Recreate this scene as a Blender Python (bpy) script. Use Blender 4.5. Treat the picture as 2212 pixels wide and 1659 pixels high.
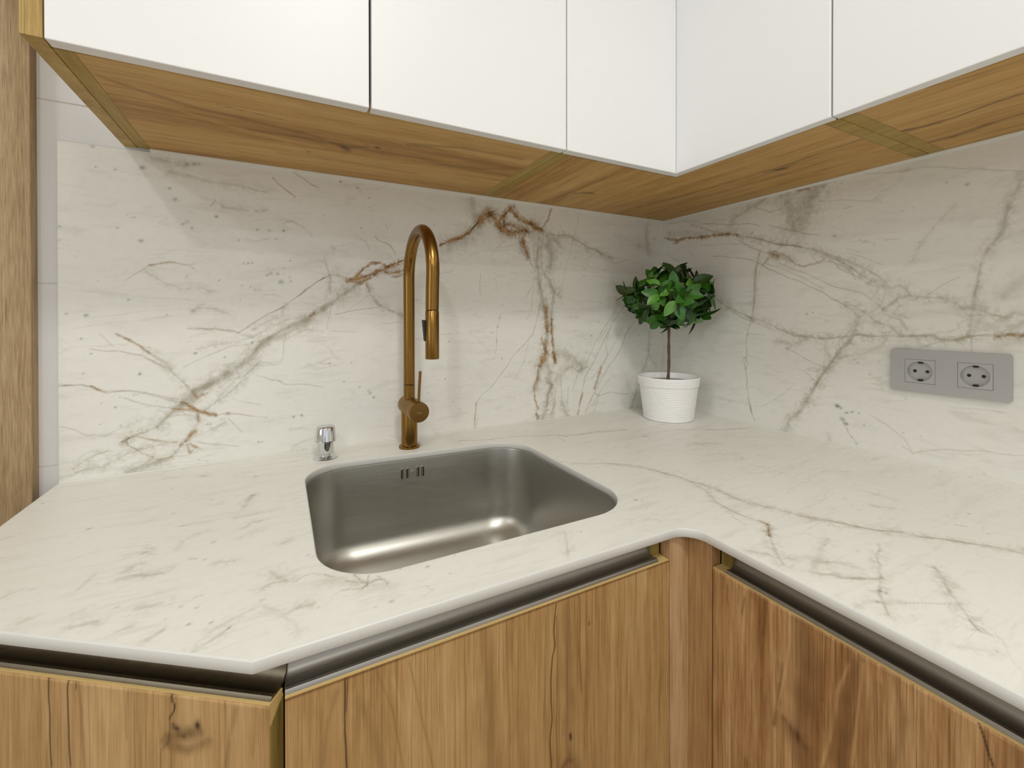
import bpy, bmesh, math, random
import numpy as np
from math import sin, cos, pi, sqrt, radians
from mathutils import Vector, Matrix
from mathutils.geometry import tessellate_polygon

scene = bpy.context.scene
col = scene.collection
for o in list(bpy.data.objects):
    bpy.data.objects.remove(o)

# ------------------------------------------------------------------ camera
CAM = Vector((-1.11853, -1.04707, 1.19))
YAW, PITCH, ROLL = 0.4836, 0.0051, 0.001
fw = Vector((sin(YAW)*cos(PITCH), cos(YAW)*cos(PITCH), -sin(PITCH)))
rt = Vector((cos(YAW), -sin(YAW), 0)); dn = fw.cross(rt)
r2 = cos(ROLL)*rt + sin(ROLL)*dn; d2 = -sin(ROLL)*rt + cos(ROLL)*dn
cd = bpy.data.cameras.new('camera'); cam = bpy.data.objects.new('camera', cd); col.objects.link(cam)
cam.matrix_world = Matrix(((r2.x, -d2.x, -fw.x, CAM.x), (r2.y, -d2.y, -fw.y, CAM.y), (r2.z, -d2.z, -fw.z, CAM.z), (0, 0, 0, 1)))
cd.sensor_width = 36.0; cd.sensor_fit = 'HORIZONTAL'
cd.lens = 942.605/2212*36.0
cd.shift_y = -(829.5-689.9)/2212
cd.clip_start = 0.01
scene.camera = cam

# ------------------------------------------------------------------ light and exposure
vs_ = scene.view_settings
vs_.view_transform = 'Standard'; vs_.look = 'None'; vs_.gamma = 1.0; vs_.use_curve_mapping = False
vs_.exposure = -1.22
world = bpy.data.worlds.new('world'); scene.world = world; world.use_nodes = True
bgn = world.node_tree.nodes['Background']; bgn.inputs[0].default_value = (0.80, 0.88, 1.0, 1); bgn.inputs[1].default_value = 1.0

DOWNLIGHTS = [  # x, y, watts, diameter
    (-1.96, -2.30, 24.0, 0.11, 'recessed ceiling downlight over the middle of the kitchen floor'),
    (-1.02, -1.48, 31.0, 0.30, 'recessed ceiling downlight nearest to the sink corner'),
    (-2.75, -1.05, 15.0, 0.22, 'recessed ceiling downlight beside the window wall'),
    (-0.95, -2.90, 19.0, 0.22, 'recessed ceiling downlight at the far end of the kitchen'),
]
WINDOW_W = 20.0
FRONT_FILL = 12.0  # watts of the fill light added behind the camera
CEIL = 2.50
LAMP_COL = (1.0, 0.985, 0.945)

# ------------------------------------------------------------------ helpers
def tag(o, label=None, cat=None, group=None, kind=None):
    if label: o['label'] = label
    if cat: o['category'] = cat
    if group: o['group'] = group
    if kind: o['kind'] = kind
    return o

def thing(name, label, cat, loc=(0, 0, 0), group=None, kind=None):
    o = bpy.data.objects.new(name, None); col.objects.link(o); o.location = loc
    o.empty_display_size = 0.05
    return tag(o, label, cat, group, kind)

def link_mesh(name, me, mat, parent=None, smooth=False):
    o = bpy.data.objects.new(name, me); col.objects.link(o)
    if mat is not None and not me.materials: me.materials.append(mat)
    if parent is not None:
        p = parent; off = Vector((0, 0, 0))
        while p is not None:
            off += p.location; p = p.parent
        o.parent = parent
        me.transform(Matrix.Translation(-off))
    if smooth and len(me.polygons):
        me.polygons.foreach_set('use_smooth', [True]*len(me.polygons))
    return o

class MB:
    def __init__(s): s.v = []; s.f = []
    def add(s, vs, fs):
        n = len(s.v); s.v += [tuple(a) for a in vs]; s.f += [tuple(i+n for i in f) for f in fs]; return s
    def box(s, a, b):
        x0, y0, z0 = [min(p, q) for p, q in zip(a, b)]; x1, y1, z1 = [max(p, q) for p, q in zip(a, b)]
        return s.add([(x0,y0,z0),(x1,y0,z0),(x1,y1,z0),(x0,y1,z0),(x0,y0,z1),(x1,y0,z1),(x1,y1,z1),(x0,y1,z1)],
                     [(0,3,2,1),(4,5,6,7),(0,1,5,4),(1,2,6,5),(2,3,7,6),(3,0,4,7)])
    def lathe(s, prof, c=(0, 0, 0), n=48, axis='z', caps=True):
        vs = []
        for r, h in prof:
            for k in range(n):
                a = 2*pi*k/n
                if axis == 'z': p = (c[0]+r*cos(a), c[1]+r*sin(a), c[2]+h)
                elif axis == 'y': p = (c[0]+r*cos(a), c[1]+h, c[2]+r*sin(a))
                else: p = (c[0]+h, c[1]+r*cos(a), c[2]+r*sin(a))
                vs.append(p)
        fs = []
        for j in range(len(prof)-1):
            for k in range(n):
                a, b = j*n+k, j*n+(k+1) % n
                fs.append((a, b, b+n, a+n))
        if caps:
            fs.append(tuple(range(n-1, -1, -1))); m = (len(prof)-1)*n; fs.append(tuple(range(m, m+n)))
        return s.add(vs, fs)
    def tube(s, pts, rad, n=20, caps=True):
        pts = [Vector(p) for p in pts]; m = len(pts)
        rads = rad if isinstance(rad, (list, tuple)) else [rad]*m
        t0 = (pts[1]-pts[0]).normalized()
        ref = Vector((1, 0, 0)) if abs(t0.x) < .8 else Vector((0, 1, 0))
        u = (ref-ref.dot(t0)*t0).normalized(); vs = []
        for i, p in enumerate(pts):
            t = (pts[min(i+1, m-1)]-pts[max(i-1, 0)]).normalized()
            u = (u-u.dot(t)*t).normalized(); w = t.cross(u)
            for k in range(n):
                a = 2*pi*k/n; vs.append(p+rads[i]*(cos(a)*u+sin(a)*w))
        fs = [(i*n+k, i*n+(k+1) % n, (i+1)*n+(k+1) % n, (i+1)*n+k) for i in range(m-1) for k in range(n)]
        if caps: fs += [tuple(range(n-1, -1, -1)), tuple(range((m-1)*n, m*n))]
        return s.add(vs, fs)
    def prism(s, outer, holes=(), lo=0.0, hi=1.0, put=lambda u, v, h: (u, v, h)):
        loops = [list(outer)]+[list(h) for h in holes]
        tri = tessellate_polygon([[Vector((p[0], p[1], 0)) for p in L] for L in loops])
        flat = [p for L in loops for p in L]; n = len(flat)
        fs = [tuple(t) for t in tri]+[tuple(i+n for i in reversed(t)) for t in tri]
        vs = [put(p[0], p[1], lo) for p in flat]+[put(p[0], p[1], hi) for p in flat]
        b = 0
        for L in loops:
            m = len(L)
            for k in range(m):
                i, j = b+k, b+(k+1) % m
                fs.append((i, j, j+n, i+n))
            b += m
        return s.add(vs, fs)
    def mesh(s, name):
        me = bpy.data.meshes.new(name); me.from_pydata(s.v, [], s.f); me.update()
        bm = bmesh.new(); bm.from_mesh(me); bmesh.ops.recalc_face_normals(bm, faces=bm.faces); bm.to_mesh(me); bm.free()
        return me
    def build(s, name, mat, parent=None, smooth=False, bevel=0, seg=2):
        o = link_mesh(name, s.mesh(name), mat, parent, smooth)
        if smooth: sharp(o.data)
        if bevel:
            m = o.modifiers.new('bevel', 'BEVEL'); m.width = bevel; m.segments = seg; m.limit_method = 'ANGLE'; m.angle_limit = radians(40)
        return o

def sharp(me, ang=38):
    bm = bmesh.new(); bm.from_mesh(me)
    for e in bm.edges:
        if len(e.link_faces) == 2 and e.calc_face_angle(0) > radians(ang): e.smooth = False
    bm.to_mesh(me); bm.free()

def box(name, a, b, mat, parent=None, bevel=0.0008, seg=2):
    return MB().box(a, b).build(name, mat, parent, bevel=bevel, seg=seg)

def fillet(pts, radii, n=10):
    out = []; m = len(pts)
    for i in range(m):
        p0, p, p1 = Vector(pts[i-1]), Vector(pts[i]), Vector(pts[(i+1) % m]); r = radii[i]
        if r <= 0: out.append((p.x, p.y)); continue
        a = (p0-p).normalized(); b = (p1-p).normalized(); ang = a.angle(b)
        t = r/math.tan(ang/2); c = p+(a+b).normalized()*(r/sin(ang/2))
        s, e = p+a*t-c, p+b*t-c
        a0 = math.atan2(s.y, s.x); a1 = math.atan2(e.y, e.x)
        da = (a1-a0+pi) % (2*pi)-pi
        for k in range(n+1):
            q = a0+da*k/n; out.append((c.x+r*cos(q), c.y+r*sin(q)))
    return out

# ------------------------------------------------------------------ numpy noise and vein masks
_rs = np.random.RandomState(7)
_T = _rs.rand(256, 256).astype(np.float32)
def vnoise(x, y, seed=0):
    x = x+seed*17.31; y = y+seed*9.77
    xi = np.floor(x).astype(np.int64); yi = np.floor(y).astype(np.int64)
    fx = x-xi; fy = y-yi; fx = fx*fx*(3-2*fx); fy = fy*fy*(3-2*fy)
    a = _T[xi & 255, yi & 255]; b = _T[(xi+1) & 255, yi & 255]; c = _T[xi & 255, (yi+1) & 255]; d = _T[(xi+1) & 255, (yi+1) & 255]
    return (a*(1-fx)+b*fx)*(1-fy)+(c*(1-fx)+d*fx)*fy
def fbm(x, y, seed=0, oct=4):
    s = 0; a = .5; t = 0
    for k in range(oct):
        s = s+a*vnoise(x, y, seed+k*3); t += a; a *= .5; x = x*2.03; y = y*2.03
    return s/t

def masks(us, vs, text, kinds, warp=0.0035, wfreq=30, breakup=True, wmin=.0009):
    """distance-field masks of hand-laid veins on a regular (us, vs) grid in metres"""
    U, V = np.meshgrid(us, vs, indexing='ij')
    WU = U+warp*2*(fbm(U*wfreq, V*wfreq, 1)-.5); WV = V+warp*2*(fbm(U*wfreq, V*wfreq, 5)-.5)
    wid = .55+1.0*vnoise(U*55, V*55, 11); brk = np.clip(.35+1.3*fbm(U*38, V*38, 21), 0, 1.25) if breakup else 1.0
    out = {k: np.zeros_like(U, dtype=np.float32) for k in kinds}; halo = np.zeros_like(U, dtype=np.float32); rhalo = np.zeros_like(U, dtype=np.float32)
    for line in text.strip().split('\n'):
        tk = line.split(); kind = tk[0]; w = float(tk[1])*1e-4*dict(g=.72, r=.70, t=.50, s=.75, k=1.25).get(kind, .5); st = float(tk[2])*.01
        if kind not in out: continue
        q = np.array([float(x) for x in tk[3:]]).reshape(-1, 2)*1e-4
        if len(q) == 1: q = np.vstack([q, q+[w*.5, w*.2]])
        big = kind in 'gr'
        hw = w*2.5+.008
        for a, b in zip(q[:-1], q[1:]):
            m = max(3*w*1.5, 2.2*hw if big else 0)+warp+.004
            i0, i1 = np.searchsorted(us, [min(a[0], b[0])-m, max(a[0], b[0])+m]); j0, j1 = np.searchsorted(vs, [min(a[1], b[1])-m, max(a[1], b[1])+m])
            if i1 <= i0 or j1 <= j0: continue
            sl = (slice(i0, i1), slice(j0, j1))
            if kind == 's': x = .6*WU[sl]+.4*U[sl]; y = .6*WV[sl]+.4*V[sl]
            else: x = WU[sl]; y = WV[sl]
            d = b-a; L = max((d**2).sum(), 1e-12); t = np.clip(((x-a[0])*d[0]+(y-a[1])*d[1])/L, 0, 1)
            dist = np.sqrt((x-a[0]-t*d[0])**2+(y-a[1]-t*d[1])**2)
            ww = np.maximum(w*wid[sl], wmin)
            val = st*np.exp(-(dist/ww)**2)*(brk[sl] if breakup else 1)
            ch = out[kind]; ch[sl] = np.maximum(ch[sl], val) if kind in 'tcks' else np.maximum(ch[sl], val)+.25*np.minimum(ch[sl], val)
            if big:
                hh = halo if kind == 'g' else rhalo
                hh[sl] = np.maximum(hh[sl], st*(1 if kind == 'g' else min(1.15, .25+w/.0020))*np.exp(-(dist/(hw if kind == 'g' else w*2.1+.0015))**2))
    return out, halo, rhalo

def grid_mesh(name, P0, du, dv, us, vs, back=None, attrs=None):
    """flat front made of a fine grid (carrying colour-mask attributes), plus sides and a back face"""
    nu, nv = len(us), len(vs)
    P0 = np.array(P0, float); du = np.array(du, float); dv = np.array(dv, float)
    A = P0+us[:, None, None]*du+vs[None, :, None]*dv
    verts = A.reshape(-1, 3)
    idx = np.arange(nu*nv).reshape(nu, nv)
    q = np.stack([idx[:-1, :-1], idx[1:, :-1], idx[1:, 1:], idx[:-1, 1:]], -1).reshape(-1, 4)
    nrm = np.cross(du, dv)
    if back is not None:
        back = np.array(back, float)
        if nrm @ back > 0: q = q[:, ::-1]
        loop = np.concatenate([idx[:, 0], idx[-1, 1:], idx[-2::-1, -1], idx[0, -2:0:-1]])
        n0 = len(verts); verts = np.vstack([verts, verts[loop]+back]); m = len(loop)
        nx = np.roll(np.arange(m), -1)
        side = np.stack([loop, loop[nx], n0+nx, n0+np.arange(m)], -1)
        q = np.vstack([q, side])
    me = bpy.data.meshes.new(name)
    me.vertices.add(len(verts)); me.vertices.foreach_set('co', verts.astype(np.float32).ravel())
    me.loops.add(len(q)*4); me.loops.foreach_set('vertex_index', q.astype(np.int32).ravel())
    me.polygons.add(len(q)); me.polygons.foreach_set('loop_start', np.arange(0, len(q)*4, 4, dtype=np.int32)); me.polygons.foreach_set('loop_total', np.full(len(q), 4, dtype=np.int32))
    me.update(calc_edges=True)
    set_attrs(me, attrs, len(verts), nu*nv)
    return me

def set_attrs(me, attrs, nverts, ngrid):
    for an, chans in (attrs or {}).items():
        if len(chans) == 4:
            at = me.attributes.new(an, 'FLOAT_COLOR', 'POINT'); buf = np.zeros((nverts, 4), np.float32)
            for k, c in enumerate(chans):
                if c is not None: buf[:ngrid, k] = np.clip(c, 0, 1).reshape(-1)
            at.data.foreach_set('color', buf.ravel())
        else:
            at = me.attributes.new(an, 'FLOAT', 'POINT'); buf = np.zeros(nverts, np.float32); buf[:ngrid] = chans[0].reshape(-1)
            at.data.foreach_set('value', buf)

def lin(a, b, h):
    return np.linspace(a, b, max(2, int(round((b-a)/h))+1))

VEINS = {}
VEINS['back'] = """
g 91.3 50 -9558 12750 -10062 12355 -10409 12089 -10711 11868 -11068 11690 -11444 11484 -11657 11246 -11895 10979 -12156 10789 -12521 10545 -12792 10335 -12977 10160
g 42.8 50 -9558 12750 -10062 12355 -10409 12089 -10711 11868 -11068 11690 -11444 11484 -11657 11246 -11895 10979 -12156 10789 -12521 10545
t 21.5 50 -10270 12834 -10575 12637 -10905 12374 -11162 12154 -11534 11905 -11981 11598
r 14.6 35 -10373 12774 -10575 12637 -10905 12374
g 37.5 40 -10270 12834 -10096 12842 -9884 12775
g 29.8 40 -10270 12834 -10254 12425
t 14.8 35 -10371 13236 -10270 12834
g 28.2 35 -11162 12119 -11225 11905 -11443 11835 -11716 11629
r 38.9 80 -9884 12737 -9704 12782 -9521 12847 -9296 12915 -9106 13022 -8873 13153 -8595 13268
r 23.2 80 -9740 12800 -9557 13019 -9333 13174 -9144 13157 -8990 13067 -9183 12960 -9409 12813 -9631 12701 -9776 12741
r 27.8 60 -9183 12999 -8952 12931 -8755 12980 -8596 13028
r 19.9 50 -8913 12854 -8755 12860 -8596 12947
g 85.6 30 -9776 12741 -9334 12914 -8755 13060
r 29.2 50 -10677 11923 -10577 11996
g 35.3 55 -9484 12675 -9373 12408 -9223 12216 -8993 12061 -8638 11935
r 15.5 40 -9502 12713 -9391 12485
g 54.8 40 -9260 12235 -9108 12139
t 15.3 45 -9223 12138 -9669 12057 -10168 11979
t 11.5 30 -9410 12407 -9596 12249 -9886 12056
r 15.6 45 -13889 11600 -13699 11503 -13554 11374 -13431 11228
g 25.7 40 -13456 11261 -13155 11009 -12975 10740 -12831 10535
t 12.4 50 -14259 11336 -14053 11283 -13819 11290 -13555 11186 -13332 11050 -13155 10913
t 12.2 40 -14121 11604 -13937 11386
r 10 30 -12813 11694 -12406 11672 -11981 11598
t 10.1 30 -12813 11694 -12517 11657 -12125 11635 -11746 11525
g 24.2 30 -12681 11281 -12268 11368 -11716 11490 -11226 11799 -10776 11941
t 10 30 -12896 10931 -12601 11080 -12183 11298 -11746 11352
t 12.4 40 -14658 10732 -14396 10684 -14262 10643 -14103 10555 -13751 10543 -13459 10472 -13158 10335 -12793 10204
t 12.5 30 -13766 12588 -13548 12753 -13400 12887
r 16.2 40 -13400 12880 -13044 12954 -12809 12942 -12702 12957
r 13.1 30 -12809 12942 -12702 12859
g 19.3 28 -13450 12758 -13200 12578 -12942 12474 -12810 12462
g 19.9 25 -12676 12531 -12514 12437 -12348 12415
g 26.8 30 -13140 14693 -12802 14680 -12533 14588 -12114 14581 -11676 14538 -11434 14518
r 10.7 50 -11371 14843 -11153 14662 -10931 14495
t 14.5 60 -11019 15020 -10897 14967 -10800 14909 -10468 14737
t 10 35 -12466 14093 -12369 14252
r 10.8 30 -11187 13887 -10997 13949 -10770 13820
t 10.9 30 -10770 13820 -10606 13660
t 23.6 40 -9294 13771 -9181 13663 -9027 13636 -8911 13586 -8794 13416
t 15.4 35 -9629 13704 -9518 13656 -9408 13452
t 11.8 30 -9026 14108 -8969 13956
t 11.2 30 -10268 13466 -10164 13399 -10233 13505
g 51.4 35 -13342 14899 -13088 14877 -12854 14851
g 34 35 -12257 14158 -12058 14114 -11826 14072
g 31.3 35 -11677 14088 -11527 14140
t 13.9 30 -11828 13522 -11679 13472 -11437 13537
g 23.3 30 -12759 12038 -12597 12105 -12405 12073 -12124 11940
t 10.6 30 -11502 12360 -11317 12382 -11161 12332
t 10.9 30 -11164 11407 -10711 11650 -10376 11608
t 11.3 25 -10239 11606 -9671 11579
t 11.9 30 -9147 11766 -8638 11783
g 30.6 30 -11718 10936 -11984 10676 -12243 10423 -12412 10169
t 14.1 30 -11659 10689 -11230 10556 -11135 10478
t 11.2 25 -10307 11644 -10272 12016 -10202 12240
s 43.9 55 -13534 13334
s 38.7 55 -13027 14179
s 32.1 55 -13103 14378
s 29.2 55 -12898 13709
s 26.1 55 -12827 13758
s 29.5 55 -12758 13641
s 18.4 55 -13899 14607
s 15.1 55 -14165 14620
s 18.7 55 -13629 13768
s 15.4 55 -13869 13546
s 27.1 55 -14220 14977
s 40.8 55 -13503 14700
s 39.1 55 -12828 14888
s 39.3 55 -12721 14911
s 23 55 -12640 14924
s 42.1 55 -11436 13712
s 42.7 55 -11172 13729
s 27.8 55 -11649 13710
s 33.4 55 -12370 13911
s 49.7 55 -11223 12657
s 31.6 55 -11409 12819
s 35.4 55 -11285 12825
s 21 55 -11470 12922
s 21.4 55 -11159 12955
s 25.1 55 -11049 12764
s 21.1 55 -11378 12909
s 21.3 55 -11175 12830
s 24.5 55 -11470 12781
s 17.9 55 -11033 12675
s 17.1 55 -11919 12556
s 24.2 55 -11698 12470
s 17.4 55 -11623 12462
s 17.2 55 -11787 12526
s 19.9 55 -12485 12770
s 16.8 55 -12319 12644
s 27.9 55 -13720 12218
s 29.5 55 -14576 11967
s 27 55 -14312 11938
s 29.5 55 -12719 12021
s 19.2 55 -13151 11955
s 17.1 55 -11949 12248
s 16.7 55 -12392 11722
s 12.1 55 -14128 12565
s 14.8 55 -10393 11442
s 14.8 55 -10411 11313
s 33.5 55 -10275 10881
s 34.2 55 -9818 10877
s 42.7 55 -9397 10139
s 35 55 -9323 10035
s 23.2 55 -9435 10200
s 14.9 55 -14370 11528
s 21.1 55 -14248 11245
s 28.2 55 -13568 10842
s 18 55 -14361 10906
s 20.2 55 -12226 11103
s 12.6 55 -13423 11339
s 20.6 55 -11903 13019
s 20.6 55 -11829 13024
s 17.3 55 -11756 13028
s 17.9 55 -11047 13122
s 37.6 55 -10037 14946
s 30.6 55 -9662 14847
s 14.7 55 -10457 13010
s 15.5 55 -9423 14648
s 18.6 55 -13737 13797
s 15.5 55 -13677 13757
s 17.6 55 -14656 13493
s 14.9 55 -14430 12979
s 20.5 55 -11974 13476
s 17.7 55 -11314 13547
g 86.4 40 -10760 11755 -11148 11544 -11382 11469 -11612 11266 -11747 11063 -12056 10821 -12270 10656 -12521 10549 -12745 10467 -12964 10216 -13178 9996 -13312 9819
g 38.6 50 -12270 10656 -12521 10549 -12745 10467 -12964 10216 -13178 9996 -13312 9819 -13481 9721 -13664 9697 -13827 9601
g 25.4 40 -11636 10953 -11838 10731 -11970 10559 -12208 10323 -12502 10123 -12686 9992
g 20.2 35 -12438 10693 -12206 10754 -12056 10783
t 15.4 35 -11613 10978 -11926 10659 -12078 10644 -12313 10508
r 22.2 70 -12925 10261 -12826 10154 -12686 10067 -12544 10002 -12378 9943
r 14.7 50 -13081 10150 -12886 10099 -12686 10042 -12544 9997
r 12.9 30 -12378 9948 -12059 9932 -11796 9873 -11503 9811
r 19.8 40 -12765 10444 -12685 10314 -12603 10381
g 48.5 40 -12686 9992 -12656 9841 -12708 9649 -12789 9511 -12908 9454 -12987 9343 -13085 9236 -13277 9168 -13465 9103 -13739 9030
g 23.9 40 -12968 9316 -13085 9236 -13277 9168 -13465 9103 -13739 9030
r 24.5 55 -12708 9649 -12849 9495 -12928 9408
r 19.7 45 -12789 9413 -12709 9340 -12628 9316
r 14.8 40 -12676 9991 -12656 9865
r 14.7 40 -12849 9421 -12790 9241 -12749 9284
g 19.9 40 -12231 9767 -12483 9671 -12688 9572 -12849 9446
r 11.8 50 -13791 9608 -13719 9669 -13610 9678 -13463 9600 -13275 9551 -12987 9489
r 11.7 40 -13755 9615 -13728 9518 -13611 9431 -13371 9254
g 18.1 50 -14021 9467 -14176 9421 -14296 9348 -14446 9237
g 23.2 40 -14447 9147 -14126 9185 -14004 9235 -13738 9380 -13370 9469 -13084 9502
g 40.2 30 -14660 9094 -14447 9125 -14296 9190
g 33 40 -13371 9254 -13502 9132 -13667 9053
r 12 35 -13315 9198 -13201 9217 -13085 9236
t 11.2 50 -14668 10707 -14423 10689 -14256 10654
r 11.4 60 -14264 10659 -14171 10591 -14051 10524
t 11.8 45 -14034 10512 -13733 10545 -13478 10501 -13272 10413 -12983 10315
t 9.5 40 -13823 10413 -13460 10263 -13081 10155
r 11.7 50 -13889 11608 -13675 11475 -13529 11365 -13400 11207
g 24.2 40 -13400 11207 -13212 11032 -13040 10829 -12903 10650 -12825 10522
t 10.1 35 -12760 11722 -12475 11669 -12053 11587 -11724 11477
t 10.2 40 -12167 9836 -11995 9612 -11908 9537
t 10.1 40 -12688 9449 -12380 9382 -11996 9266
g 21.6 40 -10595 8947 -10964 8974 -11251 8896
t 10.8 30 -11523 10659 -11339 10594 -11127 10486 -10665 10439 -10414 10365
t 9.7 30 -13201 9109 -13008 9005
g 17.1 30 -13178 9996 -12886 10013 -12686 9943
t 9 30 -14672 9980 -14443 9908 -14294 9800 -14037 9744
g 16.2 30 -14037 9767 -13825 9880 -13535 9987
t 8 30 -11148 11384 -11173 11010 -11315 10884 -11613 10978
t 7.7 30 -12101 10237 -11616 10090
s 13.7 55 -14104 10335
s 9.5 55 -13310 10325
s 12.4 55 -12542 10388
s 12.4 55 -12583 10367
s 12.6 55 -12288 9850
s 19.9 55 -12534 9785
s 20 55 -12483 9779
s 33 55 -12177 9944
s 11.7 55 -13719 9657
s 16.2 55 -13818 9612
s 20.2 55 -12226 11104
s 23.5 55 -13568 10849
s 18 55 -14356 10902
s 15.9 55 -14123 9960
s 20.8 55 -13843 9917
s 7.1 55 -13419 11334
s 26.1 55 -11641 9308
s 20.9 55 -11585 9306
s 23.3 55 -11746 11374
s 21.6 55 -10986 9760
s 21.7 55 -10840 9772
s 18.4 55 -13921 10249
s 18.7 55 -13661 10462
s 11.7 55 -13607 10460
s 13.5 55 -14370 11527
s 11.6 55 -13859 10428
s 9.5 55 -13478 10496
s 9.4 55 -13609 9983
s 11.9 55 -13303 9818
s 24.6 55 -12712 11192
s 20.5 55 -11988 11586
r 32.2 95 -7709 13692 -7381 13816 -7128 13936 -6913 14094 -6783 14268 -6650 14403 -6517 14457 -6337 14599
r 108.7 75 -6650 14403 -6337 14661 -6200 14531 -6062 14337 -5828 14234 -5541 14217 -5248 14278
r 55.4 85 -6108 14416 -5922 14644 -5733 14833 -5589 14680 -5346 14556 -5049 14478 -4744 14368
r 76.1 75 -6108 14354 -5992 14219 -5733 14179 -5444 14175 -5248 14265
r 87.1 70 -5099 14517 -4948 14423 -4744 14355
r 59.1 65 -5922 14602 -5922 14393 -5638 14370 -5444 14269
r 22.1 50 -4432 14982 -4511 14664 -4744 14377
r 21.4 50 -5637 14928 -5492 14733 -5149 14533
t 17.4 40 -4948 14705 -5049 14478
g 207.2 38 -7505 13688 -7086 13879 -6651 14281 -6291 14563 -5922 14393 -5248 14244 -4744 14289
g 36.7 50 -4744 14324 -4327 14237 -3950 14270 -3619 14184 -3223 14031 -2814 13898 -2210 13700
g 81.3 30 -4220 14224 -3675 14203
t 18 40 -4166 14565 -4005 14310
g 105.3 40 -6869 14944 -6782 14591 -6650 14524
g 124.7 40 -6337 14681 -6108 14333 -5922 14225
g 150.6 50 -4537 14219 -4511 13868 -4406 13565 -4485 13250
g 89.2 40 -4537 14219 -4220 14068 -4113 13897
g 102.9 45 -5298 14239 -5396 13931 -5298 13724
r 60.2 65 -5347 14021 -5249 13728 -5189 13560
t 21.7 50 -5199 13688 -5100 13392 -4924 13141
r 21.4 40 -5469 14096 -5396 13889 -5298 13810
g 79.1 50 -4795 14241 -4847 13843 -4898 13491 -4847 13144 -4797 12796 -4746 12447 -4694 12184 -4591 11920 -4539 11655 -4565 11390 -4591 11125 -4644 10862 -4747 10646
g 35.5 50 -4693 14162 -4745 13675 -4719 13238 -4486 12895 -4328 12589 -4381 12276 -4434 11965 -4381 11653 -4381 11297 -4329 10939 -4302 10625
t 17.4 50 -4948 14140 -5024 13744 -4924 13402 -4796 13059
g 43.8 40 -4745 13149 -4797 12796 -4771 12534
g 44.7 45 -4486 12984 -4328 12634 -4141 12459 -4167 12772
g 61.8 35 -4668 12449 -4565 12274 -4617 12097
r 61.8 50 -4617 12141 -4581 11744 -4565 11478
r 26.7 60 -4407 11876 -4434 11476 -4355 11073 -4302 10625
r 88 60 -4643 11127 -4592 10904 -4747 10646 -4824 10519
r 49.1 70 -4371 10896 -4302 10603
r 30.9 50 -4539 10946 -4670 10643
r 22 50 -4746 11306 -4669 11039
g 105 45 -4798 10517 -4850 10170 -4952 9915
g 115.3 40 -4592 10551 -4461 10322 -4488 10012 -4435 9875
g 146 45 -4329 10894 -3952 10812 -3620 10661 -3338 10439 -3395 10327
g 108.5 40 -3676 10435 -3897 10379 -4115 10211 -4276 10087
t 23 40 -3897 10379 -3676 10435 -3508 10310 -3108 10427
r 26.2 50 -4850 10520 -4891 10173 -5002 9962 -4962 9610 -4876 9340
g 43.7 40 -4876 9340 -4927 9127 -4902 8993
r 35 40 -4927 9170 -4876 9034
g 88.5 50 -4540 10149 -4382 9916 -4540 9662 -4593 9356 -4748 9019
t 26.6 60 -4592 10064 -4382 9960 -4540 9706 -4566 9442
t 17.8 50 -4276 9818 -4303 9418 -4488 9080
g 81.6 40 -4061 9440 -3953 9158 -3788 8959
t 18 40 -4115 10166 -4061 9711 -4115 9310
t 18.2 40 -3843 9875 -3870 9377
g 53.5 35 -4382 9782 -4330 9331 -4436 8985
t 17.1 50 -4797 12271 -4899 11833 -5051 11400 -5301 11146 -5641 10860 -5880 10533 -6206 10177 -6297 10059
t 12.3 35 -6297 10059 -6568 9875 -6746 9646
r 16.2 40 -6755 9687 -6768 9323 -6791 9021
r 12.2 30 -6658 9352 -6769 8998
t 13 30 -4949 13096 -5100 12700 -5250 12437
t 13 30 -5000 12790 -5051 12441 -5101 12094 -5250 11834
t 12.9 25 -5546 10302 -5301 10716 -5152 11229
t 12.5 25 -6338 13487 -5876 13978
t 19 40 -1834 12408 -2271 11872 -2575 11492 -2873 11121 -3049 10751 -3223 10573
t 18.9 50 -1706 12214 -2085 11823 -2393 11394 -2695 10926 -2991 10468 -3223 10108 -3338 9652 -3452 9200
t 19.2 50 -1252 11771 -1578 11477 -1897 10849 -2271 10431 -2575 10066 -2814 9704 -3108 9306 -3223 8991
t 19.2 40 -1770 11578 -1960 11240 -2271 10863 -2635 10402 -2991 10046
t 23.9 45 -2332 11393 -2454 11109 -2381 10724 -2515 10491 -2635 10402
r 42.5 50 -2635 10354 -2755 10030 -2873 9755
r 23.1 45 -3309 9650 -3424 9336 -3509 8975
t 18.8 40 -2695 9600 -2932 9290 -3166 9125
t 19.3 50 -2873 9614 -2695 9528 -2209 9584 -1896 9510 -1316 9487
g 49.8 40 -1051 9866 -1250 9432 -1447 9003
t 18.4 40 -3338 10439 -3565 10084 -3677 9771
t 14.2 35 -2271 10046 -2695 9600 -2932 8961
t 14.4 35 -1897 12212 -2454 11491 -2755 11164
t 13.6 30 -3422 14914 -3675 14157 -3951 13186 -4168 12548
g 70.7 35 -717 15004 -785 14543 -716 14044
g 171.2 20 -1121 14165 -579 14003
g 30.3 40 -646 11413 -714 10603 -917 10109
g 71.4 30 -645 10651 -368 10332
g 193.6 18 -2148 12981 -1960 12697 -2023 12356
g 167.1 16 -1706 10058 -1512 9651 -1641 9169
t 14.4 30 -2814 13898 -2515 13681 -2086 13562 -1449 13746
t 12.2 30 -6608 13022 -6631 12491
t 12.5 30 -6202 12916 -6110 12586
t 12.5 35 -6018 12004 -6112 11754 -6182 10924
s 25.1 50 -5971 12234
s 25 50 -6065 11879
s 41.6 50 -6121 11629
s 37.2 50 -6296 11486
s 24.9 50 -6158 11255
s 20.7 50 -6205 10945
s 28.1 50 -3020 11335
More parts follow.
